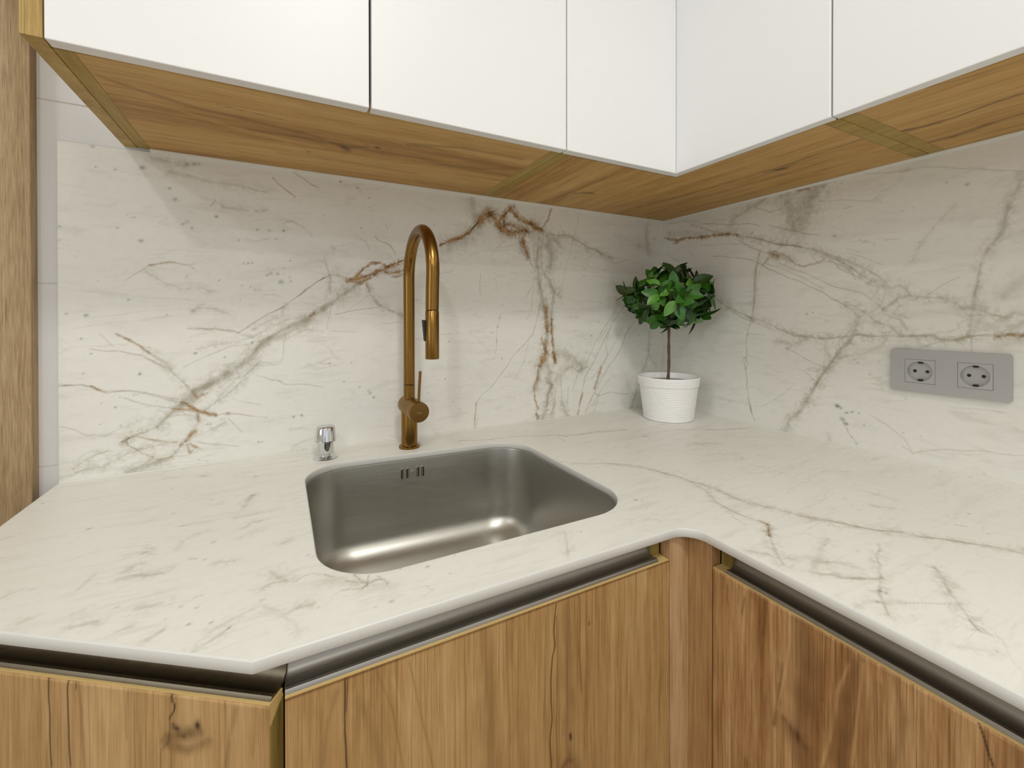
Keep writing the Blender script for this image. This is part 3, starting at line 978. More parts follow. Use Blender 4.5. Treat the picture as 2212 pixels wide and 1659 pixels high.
def marble(name, streak_rot, streak):
    n = NT(name); co = n.coord()
    at = n.attr('vein'); sep = n.n.new('ShaderNodeSeparateColor'); n.l.new(at.outputs['Color'], sep.inputs[0])
    g, r, t, s = sep.outputs[0], sep.outputs[1], sep.outputs[2], at.outputs['Alpha']
    halo = n.attr('halo').outputs['Fac']
    # body: warm white with faint clouds
    cloud = n.noise(co, 6, 4, .55, .6); fine = n.noise(co, 70, 3, .6)
    base = n.mix(cloud, srgb(233, 231, 222), srgb(240, 239, 233))
    base = n.mix(n.rng(fine, .45, .75, 0, .12), base, srgb(206, 203, 192))
    # faint drifting streaks of the stone
    st = n.noise(n.coord(streak, (0, 0, 0), streak_rot), 9, 5, .62, .8)
    base = n.mix(n.rng(st, .55, .78, 0, .30), base, srgb(190, 188, 176))
    # sparse tiny flecks
    vo = n.n.new('ShaderNodeTexVoronoi'); vo.inputs['Scale'].default_value = 26; n.l.new(n.coord((1, 1, 1), (3.1, 1.7, .4)), vo.inputs[0])
    fl = n.math('MULTIPLY', n.rng(vo.outputs['Distance'], .05, .10, 1, 0), n.rng(n.noise(co, 9, 2), .56, .68))
    base = n.mix(n.math('MULTIPLY', fl, .35), base, srgb(120, 122, 118))
    # faint natural network all over the slab
    wl2 = n.n.new('ShaderNodeVectorMath'); wl2.operation = 'MULTIPLY_ADD'
    nz2 = n.n.new('ShaderNodeTexNoise'); n.l.new(n.coord(streak, (0, 0, 0), streak_rot), nz2.inputs['Vector']); nz2.inputs['Scale'].default_value = 7; nz2.inputs['Detail'].default_value = 5
    n.l.new(nz2.outputs['Color'], wl2.inputs[0]); wl2.inputs[1].default_value = (.28, .28, .28); n.l.new(n.coord(streak, (1, 2, 3), streak_rot), wl2.inputs[2])
    vn = n.n.new('ShaderNodeTexVoronoi'); vn.feature = 'DISTANCE_TO_EDGE'; vn.inputs['Scale'].default_value = 9; n.l.new(wl2.outputs[0], vn.inputs['Vector'])
    net = n.math('MULTIPLY', n.rng(vn.outputs['Distance'], .0, .020, 1, 0), n.rng(n.noise(co, 8, 3), .45, .62))
    base = n.mix(n.math('MULTIPLY', net, .26), base, srgb(158, 150, 130))
    smu = n.noise(n.coord(streak, (4, 1, 2), streak_rot), 30, 6, .7, .5)
    base = n.mix(n.rng(smu, .54, .70, 0, .28), base, srgb(186, 184, 174))
    # fine crackle close to the veins
    wv = n.n.new('ShaderNodeVectorMath'); wv.operation = 'MULTIPLY_ADD'
    nz = n.n.new('ShaderNodeTexNoise'); n.l.new(co, nz.inputs['Vector']); nz.inputs['Scale'].default_value = 28; nz.inputs['Detail'].default_value = 4
    n.l.new(nz.outputs['Color'], wv.inputs[0]); wv.inputs[1].default_value = (.045, .045, .045); n.l.new(co, wv.inputs[2])
    ve = n.n.new('ShaderNodeTexVoronoi'); ve.feature = 'DISTANCE_TO_EDGE'; ve.inputs['Scale'].default_value = 42; n.l.new(wv.outputs[0], ve.inputs['Vector'])
    ck = n.math('MULTIPLY', n.rng(ve.outputs['Distance'], .0, .09, 1, 0), n.rng(halo, .12, .6))
    n2 = n.noise(co, 130, 4, .65, .4); n3 = n.noise(co, 45, 4, .6, .5)
    gm = n.math('MULTIPLY', g, n.rng(n3, .3, .65, .55, 1.25), clamp=True)
    base = n.mix(gm, base, n.mix(n3, srgb(152, 149, 134), srgb(176, 171, 148)))
    n4 = n.noise(n.coord((1, 1, 1), (2.2, 5.1, .7)), 75, 7, .72, .6); n5 = n.noise(n.coord((1, 1, 1), (7.2, 1.1, 3.7)), 95, 6, .7, 1.0)
    rh = n.attr('rust_halo').outputs['Fac']
    gp = n.math('MULTIPLY', n.rng(n4, .47, .60), n.rng(halo, .08, .55, 0, .55))
    base = n.mix(gp, base, n.mix(n3, srgb(150, 147, 134), srgb(184, 178, 158)))
    base = n.mix(n.math('MULTIPLY', ck, .22), base, srgb(160, 142, 108))
    rk = n.math('MULTIPLY', n.rng(ve.outputs['Distance'], .0, .14, 1, 0), n.rng(rh, .1, .6, 0, .55))
    base = n.mix(rk, base, srgb(150, 118, 74))
    rp = n.math('MULTIPLY', n.rng(n5, .48, .58), n.rng(rh, .12, .7, 0, .8))
    base = n.mix(rp, base, n.ramp(n4, [(.38, srgb(104, 76, 42)), (.5, srgb(158, 118, 64)), (.62, srgb(196, 164, 112))]))
    tm = n.math('MULTIPLY', t, n.rng(n2, .25, .6, .7, 1.25), clamp=True)
    base = n.mix(tm, base, n.mix(n3, srgb(110, 105, 90), srgb(142, 127, 94)))
    rm = n.math('MULTIPLY', r, n.rng(n2, .32, .60, .55, 1.5), clamp=True)
    base = n.mix(rm, base, n.ramp(n3, [(.35, srgb(102, 74, 40)), (.5, srgb(156, 114, 60)), (.68, srgb(190, 152, 96))]))
    base = n.mix(n.math('MULTIPLY', s, n.rng(n2, .3, .6, .5, 1.3), clamp=True), base, srgb(106, 107, 104))
    return n.done(base, n.rng(n3, .2, .8, .34, .42), 0, .42)

def wood(name, along, dark, mid, light, seed=0.0, rough=.5, freq=1.0, contrast=1.0):
    """oak laminate; along = axis index of the grain"""
    n = NT(name)
    sc = [1.0, 1.0, 1.0]; sc[along] = .045
    L = (seed*3.7, seed*1.9, seed*2.3)
    at = n.attr('feat'); sep = n.n.new('ShaderNodeSeparateColor'); n.l.new(at.outputs['Color'], sep.inputs[0])
    crack, drk, lgt, knot = sep.outputs[0], sep.outputs[1], sep.outputs[2], n.attr('knot').outputs['Fac']
    co = n.coord(tuple(sc), L)
    broad = n.noise(co, 11*freq, 3, .5, .9); med = n.noise(co, 48*freq, 4, .6, .5); fine = n.noise(co, 260*freq, 3, .65)
    sc2 = list(sc); sc2[along] = .012
    pore = n.noise(n.coord(tuple(sc2), L), 700*freq, 2, .6)
    v = n.math('ADD', n.math('MULTIPLY', broad, .55), n.math('MULTIPLY', med, .45))
    v = n.math('ADD', v, n.math('MULTIPLY', n.math('SUBTRACT', fine, .5), .48*contrast))
    blot = n.noise(n.coord((1, 1, .35) if along == 2 else ((.35, 1, 1) if along == 0 else (1, .35, 1)), L), 38, 5, .7, .4)
    v = n.math('ADD', v, n.math('MULTIPLY', n.math('SUBTRACT', blot, .5), .28))
    c = n.ramp(v, [(.26, dark), (.47, mid), (.70, light)])
    c = n.mix(n.rng(pore, .54, .68, 0, .5*contrast), c, tuple(x*.62 for x in dark[:3])+(1,))
    c = n.mix(n.math('MULTIPLY', drk, n.rng(fine, .3, .7, .5, 1.2), clamp=True), c, tuple(x*.50 for x in dark[:3])+(1,))
    c = n.mix(n.math('MULTIPLY', lgt, n.rng(fine, .3, .7, .4, 1.2), clamp=True), c, tuple(min(1, x*1.15) for x in light[:3])+(1,))
    c = n.mix(crack, c, srgb(34, 22, 14))
    c = n.mix(knot, c, srgb(30, 18, 10))
    n.bump(n.math('SUBTRACT', med, n.math('MULTIPLY', crack, 2.0)), .12, .0012)
    return n.done(c, n.rng(fine, .2, .8, rough-.06, rough+.08), 0, .35)

M = {}
M['marble_back'] = marble('marble_back_wall', (0, radians(-28), 0), (.35, 1, 1.6))
M['marble_right'] = marble('marble_right_wall', (radians(25), 0, 0), (1, .35, 1.6))
M['marble_top'] = marble('marble_worktop', (0, 0, radians(-32)), (.35, 1.7, 1))
M['slab_edge'] = plain('white_slab_edge', srgb(218, 217, 212), .36, var=.015)
M['seal'] = plain('white_silicone', srgb(232, 230, 222), .45, var=.02)
OD, OM, OL = srgb(144, 107, 64), srgb(176, 138, 88), srgb(198, 164, 114)
M['oak_door'] = wood('oak_door', 2, OD, OM, OL, 1.0)
M['oak_door2'] = wood('oak_angled_door', 2, srgb(150, 114, 68), srgb(180, 143, 94), srgb(200, 166, 118), 2.4)
M['oak_door3'] = wood('oak_right_door', 2, srgb(126, 86, 48), srgb(164, 121, 76), srgb(198, 160, 112), 4.1, freq=1.2, contrast=1.15)
M['oak_post'] = wood('oak_corner_post', 2, srgb(142, 106, 70), srgb(184, 146, 104), srgb(204, 170, 130), 5.3)
M['oak_post2'] = wood('oak_corner_post_brown', 2, srgb(126, 90, 54), srgb(164, 124, 80), srgb(186, 148, 104), 12.3)
M['oak_under_x'] = wood('oak_soffit_along_x', 0, srgb(150, 108, 54), srgb(194, 150, 86), srgb(216, 178, 114), 6.2)
M['oak_under_y'] = wood('oak_soffit_along_y', 1, srgb(150, 108, 54), srgb(194, 150, 84), srgb(214, 176, 112), 7.7)
M['oak_edge'] = wood('oak_edge_band', 1, srgb(140, 112, 50), srgb(170, 142, 72), srgb(190, 164, 94), 8.1)
M['oak_edge_v'] = wood('oak_edge_band_vertical', 2, srgb(150, 120, 62), srgb(184, 154, 92), srgb(204, 176, 116), 8.9)
M['oak_end'] = wood('oak_end_grain_band', 2, srgb(112, 92, 44), srgb(142, 120, 62), srgb(162, 138, 80), 8.4)
M['oak_band'] = plain('pale_oak_edge_banding', srgb(206, 178, 118), .45, var=.08)
M['oak_trim'] = wood('pale_ash_door_frame', 2, srgb(140, 114, 78), srgb(172, 146, 108), srgb(194, 170, 134), 9.3, freq=1.8, contrast=1.4)
M['white_door'] = plain('white_satin_lacquer', srgb(240, 240, 240), .45, var=.006, scale=400)
M['white_under'] = M['white_door']
M['tile'] = plain('white_glazed_tile', srgb(228, 227, 226), .22, var=.01)
M['grout'] = plain('pale_grout', srgb(222, 220, 215), .8)
M['plaster'] = plain('cream_wall_paint', srgb(230, 227, 220), .8, var=.02, scale=8)
M['ceiling'] = plain('white_ceiling_paint', srgb(240, 238, 233), .9, var=.01)
M['floor'] = wood('oak_floor', 1, srgb(140, 126, 108), srgb(172, 158, 138), srgb(190, 178, 158), 11.0, freq=.6)
M['carcass'] = plain('dark_carcass_board', srgb(38, 32, 26), .7)
M['black'] = plain('black_gap', srgb(16, 14, 13), .7)

def brushed(name, c, rough, axis, amp=.12, fr=500, aniso=.0):
    n = NT(name); sc = [1, 1, 1]; sc[axis] = .02
    f = n.noise(n.coord(tuple(sc)), fr, 3, .6)
    c1 = tuple(x*(1-amp) for x in c[:3])+(1,); c2 = tuple(min(1, x*(1+amp)) for x in c[:3])+(1,)
    return n.done(n.mix(f, c1, c2), n.rng(f, .2, .8, rough-.05, rough+.06), 1.0)
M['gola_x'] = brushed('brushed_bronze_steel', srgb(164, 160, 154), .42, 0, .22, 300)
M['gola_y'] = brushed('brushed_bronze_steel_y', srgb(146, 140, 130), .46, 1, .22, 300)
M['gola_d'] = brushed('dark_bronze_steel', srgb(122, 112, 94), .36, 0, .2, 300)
M['steel'] = brushed('satin_stainless_steel', srgb(190, 188, 181), .37, 0, .06, 500)
M['steel_dark'] = plain('steel_slot_shadow', srgb(26, 25, 24), .5, .6)
M['steel_bright'] = plain('polished_steel', srgb(190, 188, 184), .22, 1.0)
M['steel_mark'] = plain('etched_steel', srgb(172, 168, 160), .5, 1.0)
M['brass'] = brushed('brushed_bronze', srgb(140, 106, 54), .25, 2, .10, 900)
M['brass_y'] = brushed('brushed_bronze_barrel', srgb(142, 110, 62), .33, 1, .08, 900)
M['brass_dark'] = plain('dark_bronze_seam', srgb(40, 26, 12), .5, .8)
M['brass_mark'] = plain('engraved_mark', srgb(190, 160, 112), .5, .6)
M['chrome'] = plain('chrome', srgb(214, 216, 218), .06, 1.0, var=.005)
M['rubber'] = plain('black_rubber', srgb(20, 18, 17), .6)
M['pot'] = plain('white_ceramic_pot', srgb(248, 247, 246), .5, var=.01)
M['pot_in'] = plain('grey_filler', srgb(176, 174, 172), .8, var=.08, scale=200)
M['bark'] = plain('brown_bark', srgb(98, 82, 64), .85, var=.35, scale=160)
M['twig'] = plain('olive_twig', srgb(96, 104, 48), .7, var=.2, scale=90)
def leafmat(name, a, b, rough):
    n = NT(name); co = n.coord()
    f = n.noise(co, 60, 3, .5)
    m = n.done(n.mix(f, a, b), rough, 0, .5)
    n.b.inputs['Transmission Weight'].default_value = 0.0
    n.b.inputs['Sheen Weight'].default_value = 0.0
    return m
M['leaf0'] = leafmat('leaf_dark_green', srgb(20, 52, 10), srgb(38, 80, 16), .38)
M['leaf1'] = leafmat('leaf_mid_green', srgb(40, 92, 16), srgb(62, 120, 26), .38)
M['leaf2'] = leafmat('leaf_light_green', srgb(72, 128, 36), srgb(100, 154, 58), .38)
M['leaf3'] = leafmat('leaf_olive_green', srgb(30, 56, 12), srgb(62, 80, 22), .4)
M['socket'] = plain('silver_grey_plastic', srgb(182, 181, 180), .42, .15, var=.02, scale=600)
M['socket_in'] = plain('grey_socket_plastic', srgb(184, 183, 182), .38, .1, var=.02, scale=600)
M['socket_hole'] = plain('dark_socket_hole', srgb(30, 28, 26), .6)
M['clip'] = plain('socket_earth_clip', srgb(200, 200, 204), .25, 1.0)
M['glass_frame'] = plain('white_window_frame', srgb(236, 236, 232), .4)
def emit(name, c, s):
    n = NT(name); n.b.inputs['Emission Color'].default_value = c; n.b.inputs['Emission Strength'].default_value = s
    return n.done((.8, .8, .8, 1), .5)
M['lens'] = emit('downlight_lens', (*LAMP_COL, 1), 6.0)
def clear(name):
    n = NT(name); return n.done((1, 1, 1, 1), .02, 0, .5, **{'Transmission Weight': 1.0, 'IOR': 1.01})
M['pane'] = clear('window_glass')

# ------------------------------------------------------------------ dimensions (metres, room corner at the origin, z up)
ZC, TH = .90, .012                # worktop surface and thickness
Z1 = 1.50685                      # underside of the wall cabinets
YF, XF = -.6240, -.6184           # worktop front edges
YU, XU = -.3607, -.3473           # fronts of the wall cabinets
RX0, RY0 = -3.40, -3.60           # far walls of the room

# ------------------------------------------------------------------ the room
def structure(o, label): return tag(o, label, None, None, 'structure')
structure(box('floor', (RX0-.1, RY0-.1, -.06), (.2, .2, 0), M['floor'], bevel=0), 'oak plank kitchen floor')
structure(box('ceiling', (RX0-.1, RY0-.1, CEIL), (.2, .2, CEIL+.06), M['ceiling'], bevel=0), 'white painted kitchen ceiling')
wb = structure(box('wall_back', (RX0-.1, .0050, 0), (.2, .12, CEIL), M['grout'], bevel=0), 'back wall behind the sink with white tiles beside the door frame')
structure(box('wall_right', (.010, RY0-.1, 0), (.12, .012, CEIL), M['plaster'], bevel=0), 'right wall behind the marble splashback')
FX0, FX1, FZ0, FZ1 = -2.9, -.5, .55, 2.25
wq = MB(); wq.box((RX0-.1, RY0-.12, 0), (FX0, RY0, CEIL)); wq.box((FX1, RY0-.12, 0), (.2, RY0, CEIL)); wq.box((FX0, RY0-.12, 0), (FX1, RY0, FZ0)); wq.box((FX0, RY0-.12, FZ1), (FX1, RY0, CEIL))
structure(wq.build('wall_front', M['plaster']), 'cream wall opposite the sink, with the added fill window')
wf = MB()
for (a, b, c, d) in ((FX0, FX0+.05, FZ0, FZ1), (FX1-.05, FX1, FZ0, FZ1), (FX0, FX1, FZ0, FZ0+.05), (FX0, FX1, FZ1-.05, FZ1), (-1.72, -1.68, FZ0, FZ1)):
    wf.box((a, RY0-.09, c), (b, RY0-.04, d))
wfo = structure(wf.build('fill_window', M['glass_frame']), 'wide white framed window added behind the viewer for frontal fill')  # unseen window, added to house the frontal fill light
MB().box((FX0+.03, RY0-.068, FZ0+.03), (FX1-.03, RY0-.064, FZ1-.03)).build('pane', M['pane'], wfo)
ld = bpy.data.lights.new('front_fill_light', 'AREA'); ld.shape = 'RECTANGLE'; ld.size = 2.25; ld.size_y = 1.55; ld.energy = FRONT_FILL; ld.color = (.93, .97, 1.0)  # area light added to soften and brighten the corner from the front
lo = bpy.data.objects.new('front_fill_light', ld); col.objects.link(lo); lo.location = ((FX0+FX1)/2, RY0-.035, (FZ0+FZ1)/2); lo.rotation_euler = (radians(90), 0, 0)
WY0, WY1, WZ0, WZ1 = -2.1, -.75, .95, 2.2
wl = MB(); X0 = RX0-.12; X1 = RX0
wl.box((X0, RY0, 0), (X1, WY0, CEIL)); wl.box((X0, WY1, 0), (X1, .012, CEIL)); wl.box((X0, WY0, 0), (X1, WY1, WZ0)); wl.box((X0, WY0, WZ1), (X1, WY1, CEIL))
structure(wl.build('wall_left', M['plaster']), 'cream wall with the kitchen window')
wf = MB()
for (a, b, c, d) in ((WY0, WY0+.05, WZ0, WZ1), (WY1-.05, WY1, WZ0, WZ1), (WY0, WY1, WZ0, WZ0+.05), (WY0, WY1, WZ1-.05, WZ1), ((WY0+WY1)/2-.025, (WY0+WY1)/2+.025, WZ0, WZ1)):
    wf.box((RX0-.09, a, c), (RX0-.04, b, d))
wfo = structure(wf.build('window_1', M['glass_frame']), 'white framed kitchen window')
MB().box((RX0-.068, WY0+.03, WZ0+.03), (RX0-.064, WY1-.03, WZ1-.03)).build('pane', M['pane'], wfo)
# daylight coming in through the window
ld = bpy.data.lights.new('window_daylight', 'AREA'); ld.shape = 'RECTANGLE'; ld.size = 1.2; ld.size_y = 1.1; ld.energy = WINDOW_W; ld.color = (.90, .95, 1.0)
lo = bpy.data.objects.new('window_daylight', ld); col.objects.link(lo); lo.location = (RX0-.035, (WY0+WY1)/2, (WZ0+WZ1)/2); lo.rotation_euler = (0, radians(-90), 0)

# tiles: only the column that shows left of the marble slab
TZ = [-.02944+.31970*k for k in range(0, 9)]
for a, b in zip(TZ[:-1], TZ[1:]):
    for xa, xb in ((-1.560, -.962),):
        z0, z1 = max(a+.001, .0), min(b-.001, CEIL)
        if z1-z0 < .02: continue
        box('tile', (xa, .0040, z0), (xb, .0052, z1), M['tile'], wb, bevel=.0005)

# door frame at the left edge, with the door it belongs to
tr = box('trim_1', (-1.575, -.0185, 0), (-1.494, .012, 2.12), M['oak_trim'], bevel=.0015)
structure(tr, 'pale wooden door frame post at the left edge')
structure(box('trim_2', (-2.46, -.0185, 0), (-2.38, .012, 2.12), M['oak_trim'], bevel=.0015), 'far post of the wooden door frame')
structure(box('trim_3', (-2.46, -.0185, 2.12), (-1.494, .012, 2.20), M['oak_trim'], bevel=.0015), 'head of the wooden door frame')
dr = structure(box('door_1', (-2.378, -.004, .005), (-1.577, .012, 2.115), M['oak_trim'], bevel=.001), 'closed pale wooden door')
MB().tube([(-1.63, -.004, 1.03), (-1.63, -.055, 1.03), (-1.66, -.06, 1.03), (-1.75, -.06, 1.03)], .009, 12).build('door_handle', M['steel_bright'], dr, True)

# ------------------------------------------------------------------ marble splashbacks
H = .0016
def slab(name, P0, du, us, vs, back, text, mat, label):
    mk, halo, rhalo = masks(us, vs, VEINS[text], 'grts')
    me = grid_mesh(name, P0, du, (0, 0, 1), us, vs, back, {'vein': (mk['g'], mk['r'], mk['t'], mk['s']), 'halo': (halo,), 'rust_halo': (rhalo,)})
    return tag(link_mesh(name, me, mat), label, 'backsplash')
bs = slab('marble_backsplash', (0, 0, 0), (1, 0, 0), lin(-1.468, -.0005, H), lin(ZC-.006, 1.5012, H), (0, .0036, 0), 'back', M['marble_back'],
          'white marble backsplash slab with brown veins behind the faucet')
MB().prism([(0, -.0005), (-.0048, .0006), (-.0060, .0030), (-.0060, .0054), (0, .0054)], (), -1.3385, -.0005, lambda u, v, h: (h, u+.0002, 1.5012+v)).build('silicone_seal', M['seal'], bs)
box('bottom_seal', (-1.467, -.0030, ZC-.0012), (-.0032, -.0002, ZC+.0014), M['seal'], bs, bevel=.0008)
ys = np.concatenate([lin(-1.33, -.90, .006)[:-1], lin(-.90, -.0005, H)])
br = slab('marble_backsplash', (0, 0, 0), (0, 1, 0), ys, lin(ZC-.006, 1.5012, H), (.0036, 0, 0), 'right', M['marble_right'],
          'white marble backsplash slab carrying the wall socket')
MB().prism([(0, -.0005), (-.0048, .0006), (-.0060, .0030), (-.0060, .0054), (0, .0054)], (), -1.33, -.0045, lambda u, v, h: (u+.0002, h, 1.5012+v)).build('silicone_seal', M['seal'], br)
box('bottom_seal', (-.0030, -1.329, ZC-.0012), (-.0002, -.0032, ZC+.0014), M['seal'], br, bevel=.0008)
box('corner_joint', (-.0022, -.0022, ZC+.001), (-.0002, -.0002, 1.5010), M['seal'], br, bevel=0)

# ------------------------------------------------------------------ worktop
VL = (-1.1424, YF+.0035)                       # outer corner of the angled end
DD = Vector((-.8143, .5804)).normalized(); NN = Vector((-DD.y, DD.x))
yl = VL[1]+(1.468+VL[0])*(.5804/.8143)
OUT = fillet([(-1.468, -.0005), (-1.468, yl), VL, (XF, YF), (XF, -1.33), (-.0005, -1.33), (-.0005, -.0005)], [0, .004, .003, .030, 0, 0, 0], 12)
SINKC = [(-1.0845, -.1120), (-1.0825, -.5405), (-.6300, -.5405), (-.6300, -.1370)]
def quad_inset(c, d):
    out = []; m = len(c); E = []
    for i in range(m):
        p, q = Vector(c[i]), Vector(c[(i+1) % m]); t = (q-p).normalized(); nn = Vector((-t.y, t.x))
        E.append((p+nn*d, t))
    for i in range(m):
        (p, t), (q, s) = E[i-1], E[i]
        den = t.x*s.y-t.y*s.x; k = ((q.x-p.x)*s.y-(q.y-p.y)*s.x)/den; r = p+t*k; out.append((r.x, r.y))
    return out
def sink_ring(d, n=14, R=.080):
    r = max(R-.55*max(d, 0) if d > 0 else R-d, .03)
    return fillet(quad_inset(SINKC, d), [r]*4, n)
HOLE = sink_ring(0.0)

def inside(px, py, poly):
    r = np.zeros(px.shape, bool); n = len(poly)
    for i in range(n):
        x0, y0 = poly[i-1]; x1, y1 = poly[i]
        if y0 == y1: continue
        c = ((y0 > py) != (y1 > py)); xx = (x1-x0)*(py-y0)/(y1-y0)+x0
        r ^= c & (px < xx)
    return r
def nearest(P, poly):
    best = np.full(len(P), 1e9); Q = P.copy(); n = len(poly); pl = np.array(poly)
    for i in range(n):
        a = pl[i-1]; d = pl[i]-a; L = (d**2).sum()
        if L < 1e-14: continue
        t = np.clip(((P-a)@d)/L, 0, 1); q = a+t[:, None]*d; e = ((P-q)**2).sum(1)
        m = e < best; best[m] = e[m]; Q[m] = q[m]
    return Q, np.sqrt(best)
def offset_loop(poly, d):
    """move a counter-clockwise loop outward by d (negative = inward)"""
    P = np.array(poly); a = np.roll(P, 1, 0); b = np.roll(P, -1, 0)
    t1 = P-a; t1 /= np.linalg.norm(t1, axis=1)[:, None]+1e-12; t2 = b-P; t2 /= np.linalg.norm(t2, axis=1)[:, None]+1e-12
    n1 = np.stack([t1[:, 1], -t1[:, 0]], 1); n2 = np.stack([t2[:, 1], -t2[:, 0]], 1)
    nn = n1+n2; nn /= np.linalg.norm(nn, axis=1)[:, None]; k = d/np.maximum((nn*n1).sum(1), .3)
    return P+nn*k[:, None]
def area(p):
    p = np.array(p); q = np.roll(p, -1, 0); return .5*(p[:, 0]*q[:, 1]-p[:, 1]*q[:, 0]).sum()
if area(OUT) < 0: OUT = OUT[::-1]
if area(HOLE) < 0: HOLE = HOLE[::-1]
OUT = [p for i, p in enumerate(OUT) if (Vector(p)-Vector(OUT[i-1])).length > 1e-6]
BEV = .0016
def make_worktop():
    h = .0019
    xs = lin(-1.470, .001, h); ysv = np.concatenate([lin(-1.332, -1.0, .006)[:-1], lin(-1.0, .001, h)])
    top_o = offset_loop(OUT, -BEV); top_h = offset_loop(HOLE, BEV)
    X, Y = np.meshgrid(xs, ysv, indexing='ij')
    ins = inside(X, Y, top_o) & ~inside(X, Y, top_h)
    keep = ins[:-1, :-1] & ins[1:, :-1] & ins[1:, 1:] & ins[:-1, 1:]
    nx, ny = X.shape; idx = np.arange(nx*ny).reshape(nx, ny)
    q = np.stack([idx[:-1, :-1], idx[1:, :-1], idx[1:, 1:], idx[:-1, 1:]], -1)[keep]
    cnt = np.bincount(q.ravel(), minlength=nx*ny); used = cnt > 0; bnd = used & (cnt < 4)
    P = np.stack([X.ravel(), Y.ravel()], 1); bi = np.nonzero(bnd)[0]
    qo, do = nearest(P[bi], top_o); qh, dh = nearest(P[bi], top_h)
    P[bi] = np.where((do < dh)[:, None], qo, qh)
    for c in top_o:                               # keep the sharp corners
        j = bi[np.argmin(((P[bi]-c)**2).sum(1))]
        if np.hypot(*(P[j]-c)) < .004: P[j] = c
    mk, halo, rhalo = masks(xs, ysv, VEINS['top'], 'grts', warp=.004)
    remap = -np.ones(nx*ny, int); ui = np.nonzero(used)[0]; remap[ui] = np.arange(len(ui))
    verts = np.column_stack([P[ui], np.full(len(ui), ZC)]); ng = len(ui)
    faces = [remap[q]]; extra = []
    def ring(loop, zz):
        b = ng+sum(len(e) for e in extra); extra.append(np.column_stack([np.array(loop), np.full(len(loop), zz)])); return b+np.arange(len(loop))
    def bridge(a, b): faces.append(np.stack([a, np.roll(a, -1), np.roll(b, -1), b], -1))
    def edge(lp, sgn):
        s = .7071*BEV
        r0 = ring(offset_loop(lp, -sgn*BEV), ZC); r1 = ring(offset_loop(lp, -sgn*(BEV-s)), ZC-(BEV-s)*.99); r2 = ring(lp, ZC-BEV); r3 = ring(lp, ZC-TH+.0008); r4 = ring(offset_loop(lp, -sgn*.0008), ZC-TH)
        for a, b in ((r0, r1), (r1, r2), (r2, r3), (r3, r4)): bridge(b, a) if sgn > 0 else bridge(a, b)
        return r4
    edge(OUT, 1); nb = sum(len(f) for f in faces); edge(HOLE, -1)
    quads = np.vstack(faces)
    # plain layer just under the surface and the underside
    tri = []
    def cap(zz, o, hl, flip):
        b = ng+sum(len(e) for e in extra); L = [list(map(tuple, o)), list(map(tuple, hl))]
        extra.append(np.array([(x, y, zz) for l in L for x, y in l]))
        for t in tessellate_polygon([[Vector((x, y, 0)) for x, y in l] for l in L]):
            p = [extra[-1][i] for i in t]; cr = (p[1][0]-p[0][0])*(p[2][1]-p[0][1])-(p[1][1]-p[0][1])*(p[2][0]-p[0][0])
            t = list(t) if (cr > 0) != flip else list(reversed(t)); tri.append([b+i for i in t])
    cap(ZC-.0004, offset_loop(OUT, -.0005), offset_loop(HOLE, .0005), False); cap(ZC-TH, offset_loop(OUT, -.0008), offset_loop(HOLE, .0008), True)
    V = np.vstack([verts]+extra); tri = np.array(tri)
    me = bpy.data.meshes.new('worktop')
    me.vertices.add(len(V)); me.vertices.foreach_set('co', V.astype(np.float32).ravel())
    li = np.concatenate([quads.ravel(), tri.ravel()]); me.loops.add(len(li)); me.loops.foreach_set('vertex_index', li.astype(np.int32))
    nq, nt = len(quads), len(tri)
    me.polygons.add(nq+nt)
    st = np.concatenate([np.arange(nq)*4, nq*4+np.arange(nt)*3]); tt = np.concatenate([np.full(nq, 4), np.full(nt, 3)])
    me.polygons.foreach_set('loop_start', st.astype(np.int32)); me.polygons.foreach_set('loop_total', tt.astype(np.int32))
    me.materials.append(M['marble_top']); me.materials.append(M['slab_edge'])
    mi = np.zeros(nq+nt, np.int32); mi[len(faces[0]):nq] = 1; mi[nq+nt//2:] = 1
    me.polygons.foreach_set('material_index', mi)
    me.update(calc_edges=True)
    g = lambda a: a.reshape(-1)[ui]
    set_attrs(me, {'vein': tuple(g(mk[k]) for k in 'grts'), 'halo': (g(halo),), 'rust_halo': (g(rhalo),)}, len(V), ng)
    return me
wt = link_mesh('worktop', make_worktop(), None)
tag(wt, 'white marble-look L-shaped worktop with angled left end around the sink', 'worktop')

# ------------------------------------------------------------------ sink
SK = thing('kitchen_sink', 'square stainless steel undermount sink set into the marble worktop', 'sink', (-.857, -.33, .69))
prof = [(-.012, .8878), (-.0006, .8878), (.0004, .8872), (.0010, .8840), (.0030, .82), (.0050, .762)]
fr = .058
for k in range(1, 9):
    a = (pi/2)*k/8; prof.append((.0055+fr*(1-cos(a)), .7465-fr*sin(a)*.86))
for d, z in ((.09, .6958), (.13, .6947), (.165, .6935), (.185, .6925)): prof.append((d, z))
rings = [sink_ring(d) for d, z in prof]
mb = MB(); m = len(rings[0]); vs = [(x, y, z) for R, (d, z) in zip(rings, prof) for x, y in R]
fs = [(j*m+k, j*m+(k+1) % m, (j+1)*m+(k+1) % m, (j+1)*m+k) for j in range(len(rings)-1) for k in range(m)]
fs.append(tuple(range((len(rings)-1)*m, len(rings)*m)))
mb.add(vs, fs)
bowl = mb.build('bowl', M['steel'], SK, True)
nrm_fix = bowl.data; bm = bmesh.new(); bm.from_mesh(nrm_fix)
if bm.faces and max(bm.faces, key=lambda f: -f.calc_center_median().z).normal.z < 0: bmesh.ops.reverse_faces(bm, faces=bm.faces)
bm.to_mesh(nrm_fix); bm.free()
sm = bowl.modifiers.new('thickness', 'SOLIDIFY'); sm.thickness = .0012; sm.offset = -1
